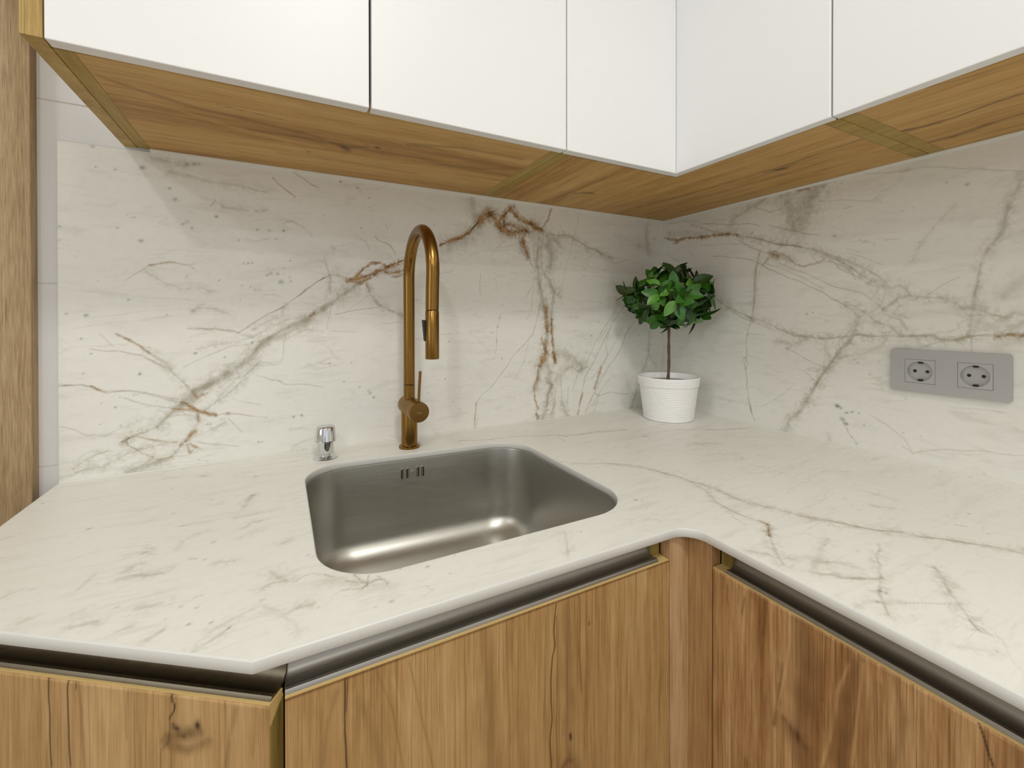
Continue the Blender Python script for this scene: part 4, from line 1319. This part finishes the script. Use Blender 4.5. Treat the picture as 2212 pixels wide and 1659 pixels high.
MB().lathe([(.045, 0), (.045, .002), (.041, .003), (.036, .001), (.0, .0008)], (-.857, -.33, .6925), 40).build('drain', M['steel_bright'], SK, True)
ry = lambda x: -.1120+(x+1.0845)*(-.0250/.4545)-.0026       # rear wall of the bowl near the overflow
for dx, w in ((-.0215, .0060), (-.0105, .0062), (.0108, .0058), (.0212, .0060)):
    x = -.8745+dx
    c = fillet([(x-w/2, .8480), (x+w/2, .8480), (x+w/2, .8700), (x-w/2, .8700)], [.0022]*4, 4)
    sl = MB().prism(c, (), ry(x)-.0010, ry(x)+.002, lambda u, v, h: (u, h, v)).build('overflow_slot', M['steel_bright'], SK, bevel=.0003, seg=1)
    c2 = fillet([(x+w*.12, .8490), (x+w*.42, .8490), (x+w*.42, .8685), (x+w*.12, .8685)], [.0008]*4, 3) if dx > 0 else fillet([(x-w*.42, .8490), (x-w*.1, .8490), (x-w*.1, .8685), (x-w*.42, .8685)], [.0008]*4, 3)
    MB().prism(c2, (), ry(x)-.0014, ry(x)+.001, lambda u, v, h: (u, h, v)).build('slot_shade', M['steel_dark'], sl)  # thin dark plate, standing proud, stands in for the shade inside the slot
MB().prism(fillet([(-.8785, .8540), (-.8705, .8540), (-.8705, .8630), (-.8785, .8630)], [.002]*4, 4), (), ry(-.8745)-.0014, ry(-.8745)+.001, lambda u, v, h: (u, h, v)).build('overflow_bolt', M['steel_mark'], SK, bevel=.0004, seg=1)

def lettering(name, txt, size, loc, rotm, mat, parent, extrude=.0002):
    cu = bpy.data.curves.new(name, 'FONT'); cu.body = txt; cu.size = size; cu.extrude = extrude; cu.align_x = 'CENTER'; cu.align_y = 'CENTER'; cu.resolution_u = 3
    o = bpy.data.objects.new(name, cu); col.objects.link(o)
    dg = bpy.context.evaluated_depsgraph_get(); me = bpy.data.meshes.new_from_object(o.evaluated_get(dg)); bpy.data.objects.remove(o)
    me.transform(Matrix.Translation(Vector(loc)) @ rotm); me.materials.clear()
    return link_mesh(name, me, mat, parent)
RF = Matrix.Rotation(radians(90), 4, 'X')     # text facing -y
lettering('maker_lettering', 'FRANKE', .0088, (-.8740, ry(-.874)-.0010, .8375), RF, M['steel_mark'], SK)

# ------------------------------------------------------------------ faucet
FX, FY = -.8690, -.0780
FA = thing('kitchen_faucet', 'brushed bronze gooseneck faucet standing behind the sink', 'faucet', (FX, FY, ZC))
MB().lathe([(.0, 0), (.0226, 0), (.0230, .0012), (.0226, .0044), (.0205, .0056), (.0, .0056)], (FX, FY, ZC), 48, caps=False).build('base_ring', M['brass'], FA, True)
MB().lathe([(.0176, .0050), (.0176, .0860), (.0170, .0885), (.0124, .0890), (.0124, .1392), (.0119, .1398)], (FX, FY, ZC), 48).build('body', M['brass'], FA, True)
MB().lathe([(.0113, .1395), (.0113, .1416)], (FX, FY, ZC), 40).build('seam', M['brass_dark'], FA, True)
bc = (FX+.0030, 0, .9905)
ba = MB().lathe([(.0, -.0455), (.0195, -.0455), (.0212, -.0472), (.0212, -.1228), (.0208, -.1234), (.0, -.1234)], bc, 48, 'y', caps=False).build('valve_barrel', M['brass_y'], FA, True)
hb = MB().lathe([(.0, -.1236), (.0204, -.1236), (.0204, -.1246), (.0212, -.1252), (.0212, -.1482), (.0204, -.1496), (.0, -.1498)], bc, 48, 'y', caps=False).build('handle_cap', M['brass_y'], FA, True)
lettering('maker_lettering', 'MGS', .0058, (bc[0], -.1500, .9895), RF, M['brass_mark'], hb, .0001)
MB().tube([(FX+.0048, -.1365, 1.0095), (FX+.0062, -.1370, 1.040), (FX+.0082, -.1375, 1.0755)], [.0030, .0030, .0031], 16).build('lever', M['brass'], FA, True, bevel=.0004)
RC, AZ = .0930, 1.2725
path = [(FX, FY, ZC+.1412), (FX, FY, 1.10), (FX, FY, 1.18)]
for k in range(0, 33):
    a = pi*k/32; y = FY-RC+RC*cos(a); path.append((FX-.0035*(k/32), y, AZ+RC*sin(a)))
path += [(FX-.0045, FY-2*RC, 1.24), (FX-.0050, FY-2*RC, 1.2035)]
MB().tube(path, .0123, 36).build('spout', M['brass'], FA, True)
ox, oy = FX-.0050, FY-2*RC
MB().lathe([(.0112, 1.2015), (.0112, 1.2040)], (ox, oy, 0), 40).build('seam', M['brass_dark'], FA, True)
sh = MB().lathe([(.0108, 1.1135), (.0124, 1.1128), (.0128, 1.1140), (.0127, 1.2012), (.0122, 1.2020), (.0, 1.2020)], (ox, oy, 0), 48, caps=False).build('spray_head', M['brass'], FA, True)
MB().lathe([(.0, .0016), (.0112, .0016), (.0112, .004)], (ox, oy, 1.112), 36, caps=False).build('nozzle', M['rubber'], sh, True)
MB().prism(fillet([(-.0052, 1.1460), (.0052, 1.1460), (.0058, 1.1850), (-.0058, 1.1850)], [.002]*4, 4), (), 0, .0075, lambda u, v, h: (ox-.0095-h*(.55+.45*(v-1.146)/.039), oy+u+.004, v)).build('spray_button', M['rubber'], sh, bevel=.0008)

# ------------------------------------------------------------------ soap dispenser
SX, SY = -1.0412, -.0712
SD = thing('soap_dispenser', 'small chrome soap dispenser on the worktop left of the faucet', 'soap dispenser', (SX, SY, ZC))
MB().lathe([(.0, 0), (.0236, 0), (.0240, .0010), (.0225, .0026), (.0150, .0042), (.0105, .0046), (.0, .0046)], (SX, SY, ZC), 48, caps=False).build('flange', M['chrome'], SD, True)
MB().lathe([(.0100, .0044), (.0100, .0095)], (SX, SY, ZC), 40).build('neck', M['chrome'], SD, True)
MB().lathe([(.0, .0090), (.0118, .0090), (.0150, .0112), (.0156, .0140), (.0156, .0350), (.0, .0350)], (SX, SY, ZC), 48, caps=False).build('body', M['chrome'], SD, True)
hd = MB().lathe([(.0, .0345), (.0200, .0345), (.0208, .0352), (.0208, .0372), (.0200, .0378), (.0200, .0384), (.0206, .0390), (.0203, .0420), (.0185, .0600), (.0175, .0640), (.0150, .0662), (.0080, .0674), (.0, .0676)], (SX, SY, ZC), 48, caps=False).build('pump_head', M['chrome'], SD, True)
# curved front lip that forms the short nozzle
vsn = []; nn_ = 18
for j in range(9):
    z = .0375+.0270*j/8; rr = .0207-.0026*j/8; halfw = radians(40)*sqrt(max(0.02, 1-(j/8)**2)); off = .0020*(1-(j/8)**2)
    for k in range(nn_+1):
        a = radians(-62)+(-1+2*k/nn_)*halfw; vsn.append((SX+(rr+off*cos((-1+2*k/nn_)*pi/2))*cos(a), SY+(rr+off*cos((-1+2*k/nn_)*pi/2))*sin(a), ZC+z))
MB().add(vsn, [(j*(nn_+1)+k, j*(nn_+1)+k+1, (j+1)*(nn_+1)+k+1, (j+1)*(nn_+1)+k) for j in range(8) for k in range(nn_)]).build('nozzle', M['chrome'], hd, True)

# ------------------------------------------------------------------ potted plant
PX, PY = -.1400, -.1480
PL = thing('potted_topiary', 'small ball-shaped green topiary tree in a ribbed white pot', 'plant', (PX, PY, ZC))
pr = [(.0, 0), (.0640, 0), (.0660, .0015)]
hp = .1215; nr = 25
for k in range(nr):
    z0 = .002+(hp-.004)*k/nr; dz = (hp-.004)/nr
    for j in range(5):
        t = j/5; z = z0+dz*t; R = .0660+(.0815-.0660)*(z/hp)+(.0022 if k >= nr-5 else 0)
        pr.append((R+.0017*sin(pi*t), z))
pr += [(.0840, hp-.001), (.0835, hp), (.0815, hp), (.0805, hp-.002), (.0790, hp-.012), (.0775, hp-.020)]
MB().lathe(pr, (PX, PY, ZC), 72, caps=False).build('pot', M['pot'], PL, True)
MB().lathe([(.0, hp-.0155), (.03, hp-.0150), (.0786, hp-.016)], (PX, PY, ZC), 40, caps=False).build('filler', M['pot_in'], PL, True)
rnd = random.Random(11)
tp = []; tz0, tz1 = ZC+hp-.018, 1.205
for k in range(15):
    t = k/14; tp.append((PX+.0016*sin(t*9)+.004*t-.002, PY+.0015*cos(t*7)-.0015, tz0+(tz1-tz0)*t))
MB().tube(tp, [.0042+.0007*sin(k*2.1)-.0006*k/14 for k in range(15)], 10).build('trunk', M['bark'], PL, True)
CC = Vector((PX-.004, PY-.008, 1.243))
def leaf_mesh(name, L, W, fold, curl, mat):
    us = [0, .08, .2, .35, .5, .65, .8, .92, 1]; vs = []; fs = []
    for u in us:
        w = W*.5*(sin(pi*u**.85)**.8 if 0 < u < 1 else 0)
        z = curl*L*(u*u)
        for s in (-1, -.5, 0, .5, 1):
            vs.append((u*L, s*w, z+fold*abs(s)*w-.06*w*abs(s)**2))
    for i in range(len(us)-1):
        for k in range(4): fs.append((i*5+k, i*5+k+1, (i+1)*5+k+1, (i+1)*5+k))
    me = bpy.data.meshes.new(name); me.from_pydata(vs, [], fs); me.update(); me.polygons.foreach_set('use_smooth', [True]*len(fs)); me.materials.append(mat)
    return me
LM = []
for i, (L, W, fo, cu, mt) in enumerate([(.050, .027, .30, -.12, 'leaf0'), (.052, .028, .25, -.20, 'leaf1'), (.046, .025, .35, -.05, 'leaf1'), (.044, .024, .3, -.25, 'leaf0'),
                                      (.047, .026, .22, -.10, 'leaf2'), (.050, .026, .4, .08, 'leaf3'), (.042, .022, .3, -.15, 'leaf3'), (.048, .027, .2, -.22, 'leaf2'), (.050, .029, .28, -.3, 'leaf1'), (.054, .027, .3, -.12, 'leaf0')]):
    LM.append(leaf_mesh('leaf', L, W, fo, cu, M[mt]))
inv = Vector((PX, PY, ZC)); nl = 0
tw = MB(); npos = 56
for i in range(npos):
    zf = 1-2*(i+.5)/npos; ph = i*2.39996; rr = sqrt(1-zf*zf)
    d = Vector((rr*cos(ph), rr*sin(ph), zf)); d = (d+Vector((rnd.uniform(-.18, .18) for _ in range(3)))).normalized()
    rad = Vector((.110, .110, .080))
    tip = CC+Vector((d.x*rad.x, d.y*rad.y, d.z*rad.z))*rnd.uniform(.82, 1.04)
    mid = CC+(tip-CC)*.5+Vector((0, 0, -.01))
    tw.tube([Vector((tp[-1][0], tp[-1][1], 1.19+.02*rnd.random())), mid, tip], [.0016, .0012, .0009], 5)
    nleaf = rnd.choice((4, 4, 5))
    t = d.orthogonal().normalized(); b = d.cross(t); a0 = rnd.random()*6.28
    for k in range(nleaf):
        a = a0+k*2.3999+rnd.uniform(-.3, .3); spread = rnd.uniform(.65, 1.4)
        dirv = (d*cos(spread)+(t*cos(a)+b*sin(a))*sin(spread)+Vector((0, 0, .10))).normalized()
        up = (d-d.dot(dirv)*dirv).normalized()
        side = up.cross(dirv)
        w = [9, 12, 12, 8, 6, 6, 6, 5, 9, 10]
        me = rnd.choices(LM, w)[0]
        base = tip-d*rnd.uniform(0, .022)
        end = base+dirv*.054
        if end.x > -.006 or end.y > -.006 or base.x > -.004 or base.y > -.004: continue
        s = rnd.uniform(.82, 1.1)
        o = bpy.data.objects.new('leaf', me); col.objects.link(o); o.parent = PL
        R = Matrix((dirv, side, up)).transposed().to_4x4() @ Matrix.Rotation(rnd.uniform(-.4, .4), 4, 'X')
        o.matrix_local = Matrix.Translation(base-inv) @ R @ Matrix.Scale(s, 4); nl += 1
tw.build('twigs', M['twig'], PL, True)

# ------------------------------------------------------------------ double wall socket on the right wall
SO = thing('double_wall_socket', 'grey double power socket mounted on the right marble backsplash', 'socket', (-.004, -.698, 1.0822))
y0, y1, z0, z1 = -.7826, -.6134, 1.0405, 1.1250
hs = .0232; cs = [(-.6600, 1.0822), (-.7375, 1.0822)]
put = lambda u, v, h: (-h, u, v)
holes = [[(cy-hs, cz-hs), (cy+hs, cz-hs), (cy+hs, cz+hs), (cy-hs, cz+hs)] for cy, cz in cs]
MB().prism(fillet([(y0, z0), (y1, z0), (y1, z1), (y0, z1)], [.0055]*4, 6), holes, .0004, .0090, put).build('frame_plate', M['socket'], SO, bevel=.0008)
for cy, cz in cs:
    mb = MB(); n = 48; hh = hs-.0005; xf = -.0086; R = .0195; dep = .0070
    ring = [(R*cos(2*pi*k/n+pi/4), R*sin(2*pi*k/n+pi/4)) for k in range(n)]
    sq = []
    for k in range(n):
        a = 2*pi*k/n+pi/4; c_, s_ = cos(a), sin(a); q = hh/max(abs(c_), abs(s_)); sq.append((q*c_, q*s_))
    vs = [(xf, cy+u, cz+v) for u, v in sq]+[(xf, cy+u, cz+v) for u, v in ring]+[(xf+dep, cy+u*.97, cz+v*.97) for u, v in ring]+[(xf+.008, cy+u, cz+v) for u, v in sq]
    fs = [(a*n+k, a*n+(k+1) % n, b*n+(k+1) % n, b*n+k) for a, b in ((0, 1), (1, 2), (0, 3)) for k in range(n)]+[tuple(range(2*n, 3*n))]
    ins = mb.add(vs, fs).build('socket_insert', M['socket_in'], SO, True)
    box('shadow_gap', (-.0004, cy-hs+.0002, cz-hs+.0002), (-.0010, cy+hs-.0002, cz+hs-.0002), M['socket_hole'], ins, bevel=0)
    for dy in (-.0095, .0095):
        MB().lathe([(.0029, -.0004), (.0029, .0), (.0, .0)], (xf+dep-.0002, cy+dy, cz), 20, 'x', caps=True).build('pin_hole', M['socket_hole'], ins)
    for dz in (-1, 1):
        box('earth_clip', (xf+.0008, cy-.0032, cz+dz*.0155), (xf+dep-.0005, cy+.0032, cz+dz*.0188), M['socket_hole'], ins, bevel=.0005)
    for dz in (-1, 1):
        box('side_clip', (xf+.0006, cy+.0172, cz+dz*.0022), (xf+dep-.001, cy+.0186, cz+dz*.0065), M['clip'], ins, bevel=.0003)

# ------------------------------------------------------------------ wall cabinets
ZT = 2.22; DT = .019
def feature_panel(name, P0, du, dv, us, vs, back, text, mat, parent, h=.0022):
    if isinstance(h, tuple): U = lin(us[0], us[1], h[0]); V = np.concatenate([lin(vs[0], .50, .02)[:-1], lin(.50, vs[1], h[1])])
    else: U = lin(us[0], us[1], h); V = lin(vs[0], vs[1], h)
    mk, _, _ = masks(U, V, VEINS[text], 'cdlk', warp=.0012, wfreq=22, breakup=False, wmin=.0008)
    me = grid_mesh(name, P0, du, dv, U, V, back, {'feat': (mk['c'], mk['d'], mk['l'], None), 'knot': (mk['k'],)})
    return link_mesh(name, me, mat, parent)
def white_door(a, b, parent): return box('door', a, b, M['white_door'], parent, bevel=.0016, seg=3)

U1 = thing('wall_cabinet', 'two-door white wall cabinet above the faucet, with an oak end panel at left', 'cabinet', (-1.0, -.17, Z1), 'white wall cabinets')
box('end_panel', (-1.3778, YU, Z1), (-1.3588, .0035, ZT), M['oak_edge_v'], U1)
box('side_panel', (-1.3578, YU+DT+.002, Z1), (-1.3386, -.001, ZT), M['oak_edge'], U1)
box('side_panel', (-.6628, YU+DT+.002, Z1), (-.6408, -.001, ZT), M['oak_edge'], U1)
feature_panel('bottom_panel', (0, 0, Z1+.0002), (1, 0, 0), (0, 1, 0), (-1.3384, -.6630), (YU+DT+.002, -.0010), (0, 0, .017), 'under', M['oak_under_x'], U1, .003)
box('top_panel', (-1.3578, YU+DT+.002, ZT-.018), (-.6408, -.001, ZT+.0), M['oak_edge'], U1)
white_door((-1.3576, YU, Z1), (-1.0018, YU+DT, ZT), U1); white_door((-.9982, YU, Z1), (-.6412, YU+DT, ZT), U1)

U2 = thing('wall_cabinet', 'white corner wall cabinet above the potted topiary', 'cabinet', (-.25, -.25, Z1), 'white wall cabinets')
box('side_panel', (-.6400, YU+DT+.002, Z1), (-.6180, -.001, ZT), M['oak_edge'], U2)
box('side_panel', (XU+DT+.002, -.6712, Z1), (-.001, -.6492, ZT), M['oak_edge'], U2)
Lp = [(-.6178, -.001), (-.6178, YU+DT+.002), (XU+DT+.002, YU+DT+.002), (XU+DT+.002, -.6490), (-.001, -.6490), (-.001, -.001)]
U = lin(-.6178, -.001, .003); V = lin(-.6490, -.001, .003)
mk, _, _ = masks(U, V, VEINS['under'], 'cdlk', warp=.0012, wfreq=22, breakup=False)
def l_panel():
    XX, YY = np.meshgrid(U, V, indexing='ij'); nu, nv = XX.shape; idx = np.arange(nu*nv).reshape(nu, nv)
    q = np.stack([idx[:-1, :-1], idx[:-1, 1:], idx[1:, 1:], idx[1:, :-1]], -1)
    cxm = (XX[:-1, :-1]+XX[1:, 1:])/2; cym = (YY[:-1, :-1]+YY[1:, 1:])/2
    q = q[(cxm > XU+DT+.002) | (cym > YU+DT+.002)]
    used = np.zeros(nu*nv, bool); used[q.ravel()] = True; ui = np.nonzero(used)[0]; rm = -np.ones(nu*nv, int); rm[ui] = np.arange(len(ui))
    V3 = np.column_stack([XX.ravel()[ui], YY.ravel()[ui], np.full(len(ui), Z1+.0002)])
    b = MB().prism(Lp, (), Z1+.0006, Z1+.017)
    nb = len(V3); VV = np.vstack([V3, np.array(b.v)])
    faces = [tuple(f) for f in rm[q].tolist()]+[tuple(i+nb for i in f) for f in b.f]
    me = bpy.data.meshes.new('bottom_panel'); me.from_pydata(VV.tolist(), [], faces); me.update()
    g = lambda a: a.reshape(-1)[ui]
    set_attrs(me, {'feat': (g(mk['c']), g(mk['d']), g(mk['l']), None), 'knot': (g(mk['k']),)}, len(VV), nb)
    return me
link_mesh('bottom_panel', l_panel(), M['oak_under_y'], U2)
MB().prism(Lp, (), ZT-.018, ZT).build('top_panel', M['oak_edge'], U2)
white_door((-.6384, YU, Z1), (XU-.0012, YU+DT, ZT), U2); white_door((XU, YU+DT, Z1), (XU+DT, -.6672, ZT), U2)

U3 = thing('wall_cabinet', 'white wall cabinet at the right edge, above the wall socket', 'cabinet', (-.17, -.97, Z1), 'white wall cabinets')
box('side_panel', (XU+DT+.002, -.6940, Z1), (-.001, -.6720, ZT), M['oak_edge'], U3)
box('side_panel', (XU+DT+.002, -1.270, Z1), (-.001, -1.248, ZT), M['oak_edge'], U3)
feature_panel('bottom_panel', (0, 0, Z1+.0002), (1, 0, 0), (0, 1, 0), (XU+DT+.002, -.001), (-1.2478, -.6942), (0, 0, .017), 'under', M['oak_under_y'], U3, .003)
box('top_panel', (XU+DT+.002, -1.27, ZT-.018), (-.001, -.6720, ZT), M['oak_edge'], U3)
white_door((XU, -.6700, Z1), (XU+DT, -1.269, ZT), U3)

# ------------------------------------------------------------------ base cabinets
ZB = ZC-TH-.0004                    # underside of the worktop
YD, XD = -.6180, -.6120             # door faces
ZD = .8565                          # door tops
def gola(name, put, lo, hi, mat, parent):
    """finger-grip channel: depth d measured inward from the door face, height z"""
    p = [(.0250, ZB), (.0250, .8720), (.0235, .8660), (.0195, .8610), (.0140, .8588), (.0095, .8592), (.0078, .8602), (.0052, .8598), (.0032, ZD+.0002), (.0032, ZD-.020), (.0062, ZD-.020), (.0062, ZD-.004), (.0150, .8560), (.0215, .8588), (.0262, .8650), (.0270, .8720), (.0270, ZB)]
    return MB().prism(p, (), lo, hi, put).build(name, mat, parent, True)
def base_door(P0, du, us, nin, mat, text, parent, zd=ZD):
    """oak door: veneered face, pale banded edge (nin = inward direction)"""
    d = feature_panel('door', P0, du, (0, 0, 1), us, (.105, zd-.0012), tuple(x*.0010 for x in nin), text, mat, parent, (.0008, .003))
    a = np.array(P0)+np.array(du)*us[0]+np.array(nin)*.0010; b = np.array(P0)+np.array(du)*us[1]+np.array(nin)*.0010
    ni = np.array(nin)*.0170
    vs = [a, b, b+ni, a+ni]; vs = [(v[0], v[1], .105) for v in vs]+[(v[0], v[1], zd) for v in vs]
    MB().add(vs, [(0, 1, 2, 3), (4, 5, 6, 7), (0, 1, 5, 4), (1, 2, 6, 5), (2, 3, 7, 6), (3, 0, 4, 7)]).build('edge_band', M['oak_band'], d)
    return d

B1 = thing('base_cabinet', 'oak sink base cabinet with one door below the sink', 'cabinet', (-.88, -.3, 0), 'oak base cabinets')
base_door((0, YD, 0), (1, 0, 0), (-1.1180, -.6494), (0, 1, 0), M['oak_door'], 'sinkdoor', B1)
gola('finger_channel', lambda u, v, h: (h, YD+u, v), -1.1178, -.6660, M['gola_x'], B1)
box('front_stile', (-.6658, YD+.0178, .10), (-.6492, -.5560, ZB), M['oak_end'], B1)
box('side_panel', (-1.1172, YD+.030, .10), (-1.1000, -.012, ZB), M['carcass'], B1)
box('bottom_panel', (-1.0998, YD+.030, .10), (-.6660, -.012, .118), M['carcass'], B1)
box('plinth', (-1.117, -.56, 0), (-.6492, -.545, .0998), M['carcass'], B1)

B2 = thing('base_cabinet', 'angled oak end cabinet with a knotty door at the left of the worktop', 'cabinet', (-1.30, -.25, 0), 'oak base cabinets')
O2 = Vector((VL[0], VL[1]))-NN*.0070       # foot of the angled door face at s = 0
adir = (DD.x, DD.y, 0); ain = (-NN.x, -NN.y, 0)
base_door((O2.x, O2.y, 0), adir, (-.0100, .386), ain, M['oak_door2'], 'angdoor', B2, ZD+.0010)
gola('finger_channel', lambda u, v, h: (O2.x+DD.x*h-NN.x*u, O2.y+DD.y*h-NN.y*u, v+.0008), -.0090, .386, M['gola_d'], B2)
e0 = O2+DD*-.0099-NN*.0182; e1 = O2+DD*-.0099-NN*.0012
MB().add([(e0.x, e0.y, .106), (e1.x, e1.y, .106), (e1.x, e1.y, .838), (e0.x, e0.y, ZD-.004), (e0.x+.0006, e0.y-.0004, .106), (e1.x+.0006, e1.y-.0004, .106), (e1.x+.0006, e1.y-.0004, .838), (e0.x+.0006, e0.y-.0004, ZD-.004)],
         [(0, 1, 2, 3), (4, 5, 6, 7), (0, 1, 5, 4), (1, 2, 6, 5), (2, 3, 7, 6), (3, 0, 4, 7)]).build('end_band', M['oak_end'], B2)
fa = O2-NN*.032+DD*.006; fb = O2-NN*.032+DD*.384
MB().prism([(-1.1188, -.58), (fa.x, fa.y), (fb.x, fb.y), (-1.455, -.012), (-1.1188, -.012)], (), .10, ZB).build('carcass', M['carcass'], B2)
MB().prism([(-1.125, -.545), (-1.43, -.33), (-1.43, -.02), (-1.125, -.02)], (), 0, .0998).build('plinth', M['carcass'], B2)

B3 = thing('base_cabinet', 'oak base cabinet at the right, with a dark cracked grain line', 'cabinet', (-.3, -.95, 0), 'oak base cabinets')
base_door((XD, 0, 0), (0, 1, 0), (-1.26, -.6578), (1, 0, 0), M['oak_door3'], 'rightdoor', B3)
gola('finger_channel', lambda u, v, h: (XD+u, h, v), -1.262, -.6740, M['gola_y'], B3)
box('side_panel', (XD+.0178, -.6738, .10), (-.012, -.6570, ZB), M['oak_end'], B3)
box('side_panel', (XD+.030, -1.262, .10), (-.012, -1.245, ZB), M['carcass'], B3)
box('back_panel', (-.03, -1.24, .118), (-.0125, -.6745, ZB), M['carcass'], B3)
box('bottom_panel', (XD+.030, -1.244, .10), (-.031, -.6745, .118), M['carcass'], B3)
box('plinth', (-.555, -1.26, 0), (-.54, -.66, .0998), M['carcass'], B3)

CP = thing('corner_post', 'narrow oak corner filler boards between the sink cabinet and the right cabinet', 'filler panel', (-.62, -.61, 0))
box('board', (-.6484, YD-.0008, .02), (XD-.0002, YD+.0172, ZB), M['oak_post'], CP, bevel=.0006)
box('board', (XD, -.6560, .02), (XD+.018, YD+.0170, ZB), M['oak_post2'], CP, bevel=.0006)

# ------------------------------------------------------------------ ceiling lamps
for (x, y, wt_, dia, lab) in DOWNLIGHTS:
    D = thing('ceiling_downlight', lab, 'lamp', (x, y, CEIL), 'ceiling downlights')
    MB().lathe([(dia/2, -.006), (dia/2+.012, -.006), (dia/2+.016, -.003), (dia/2+.016, -.0002), (dia/2, -.0002)], (x, y, CEIL), 40, caps=False).build('trim_ring', M['glass_frame'], D, True)
    MB().lathe([(.0, -.002), (dia/2, -.002)], (x, y, CEIL), 40, caps=False).build('lens', M['lens'], D)
    l = bpy.data.lights.new('downlight_lamp', 'AREA'); l.shape = 'DISK'; l.size = dia; l.energy = wt_; l.color = LAMP_COL
    lo = bpy.data.objects.new('downlight_lamp', l); col.objects.link(lo); lo.parent = D; lo.location = (0, 0, -.012)
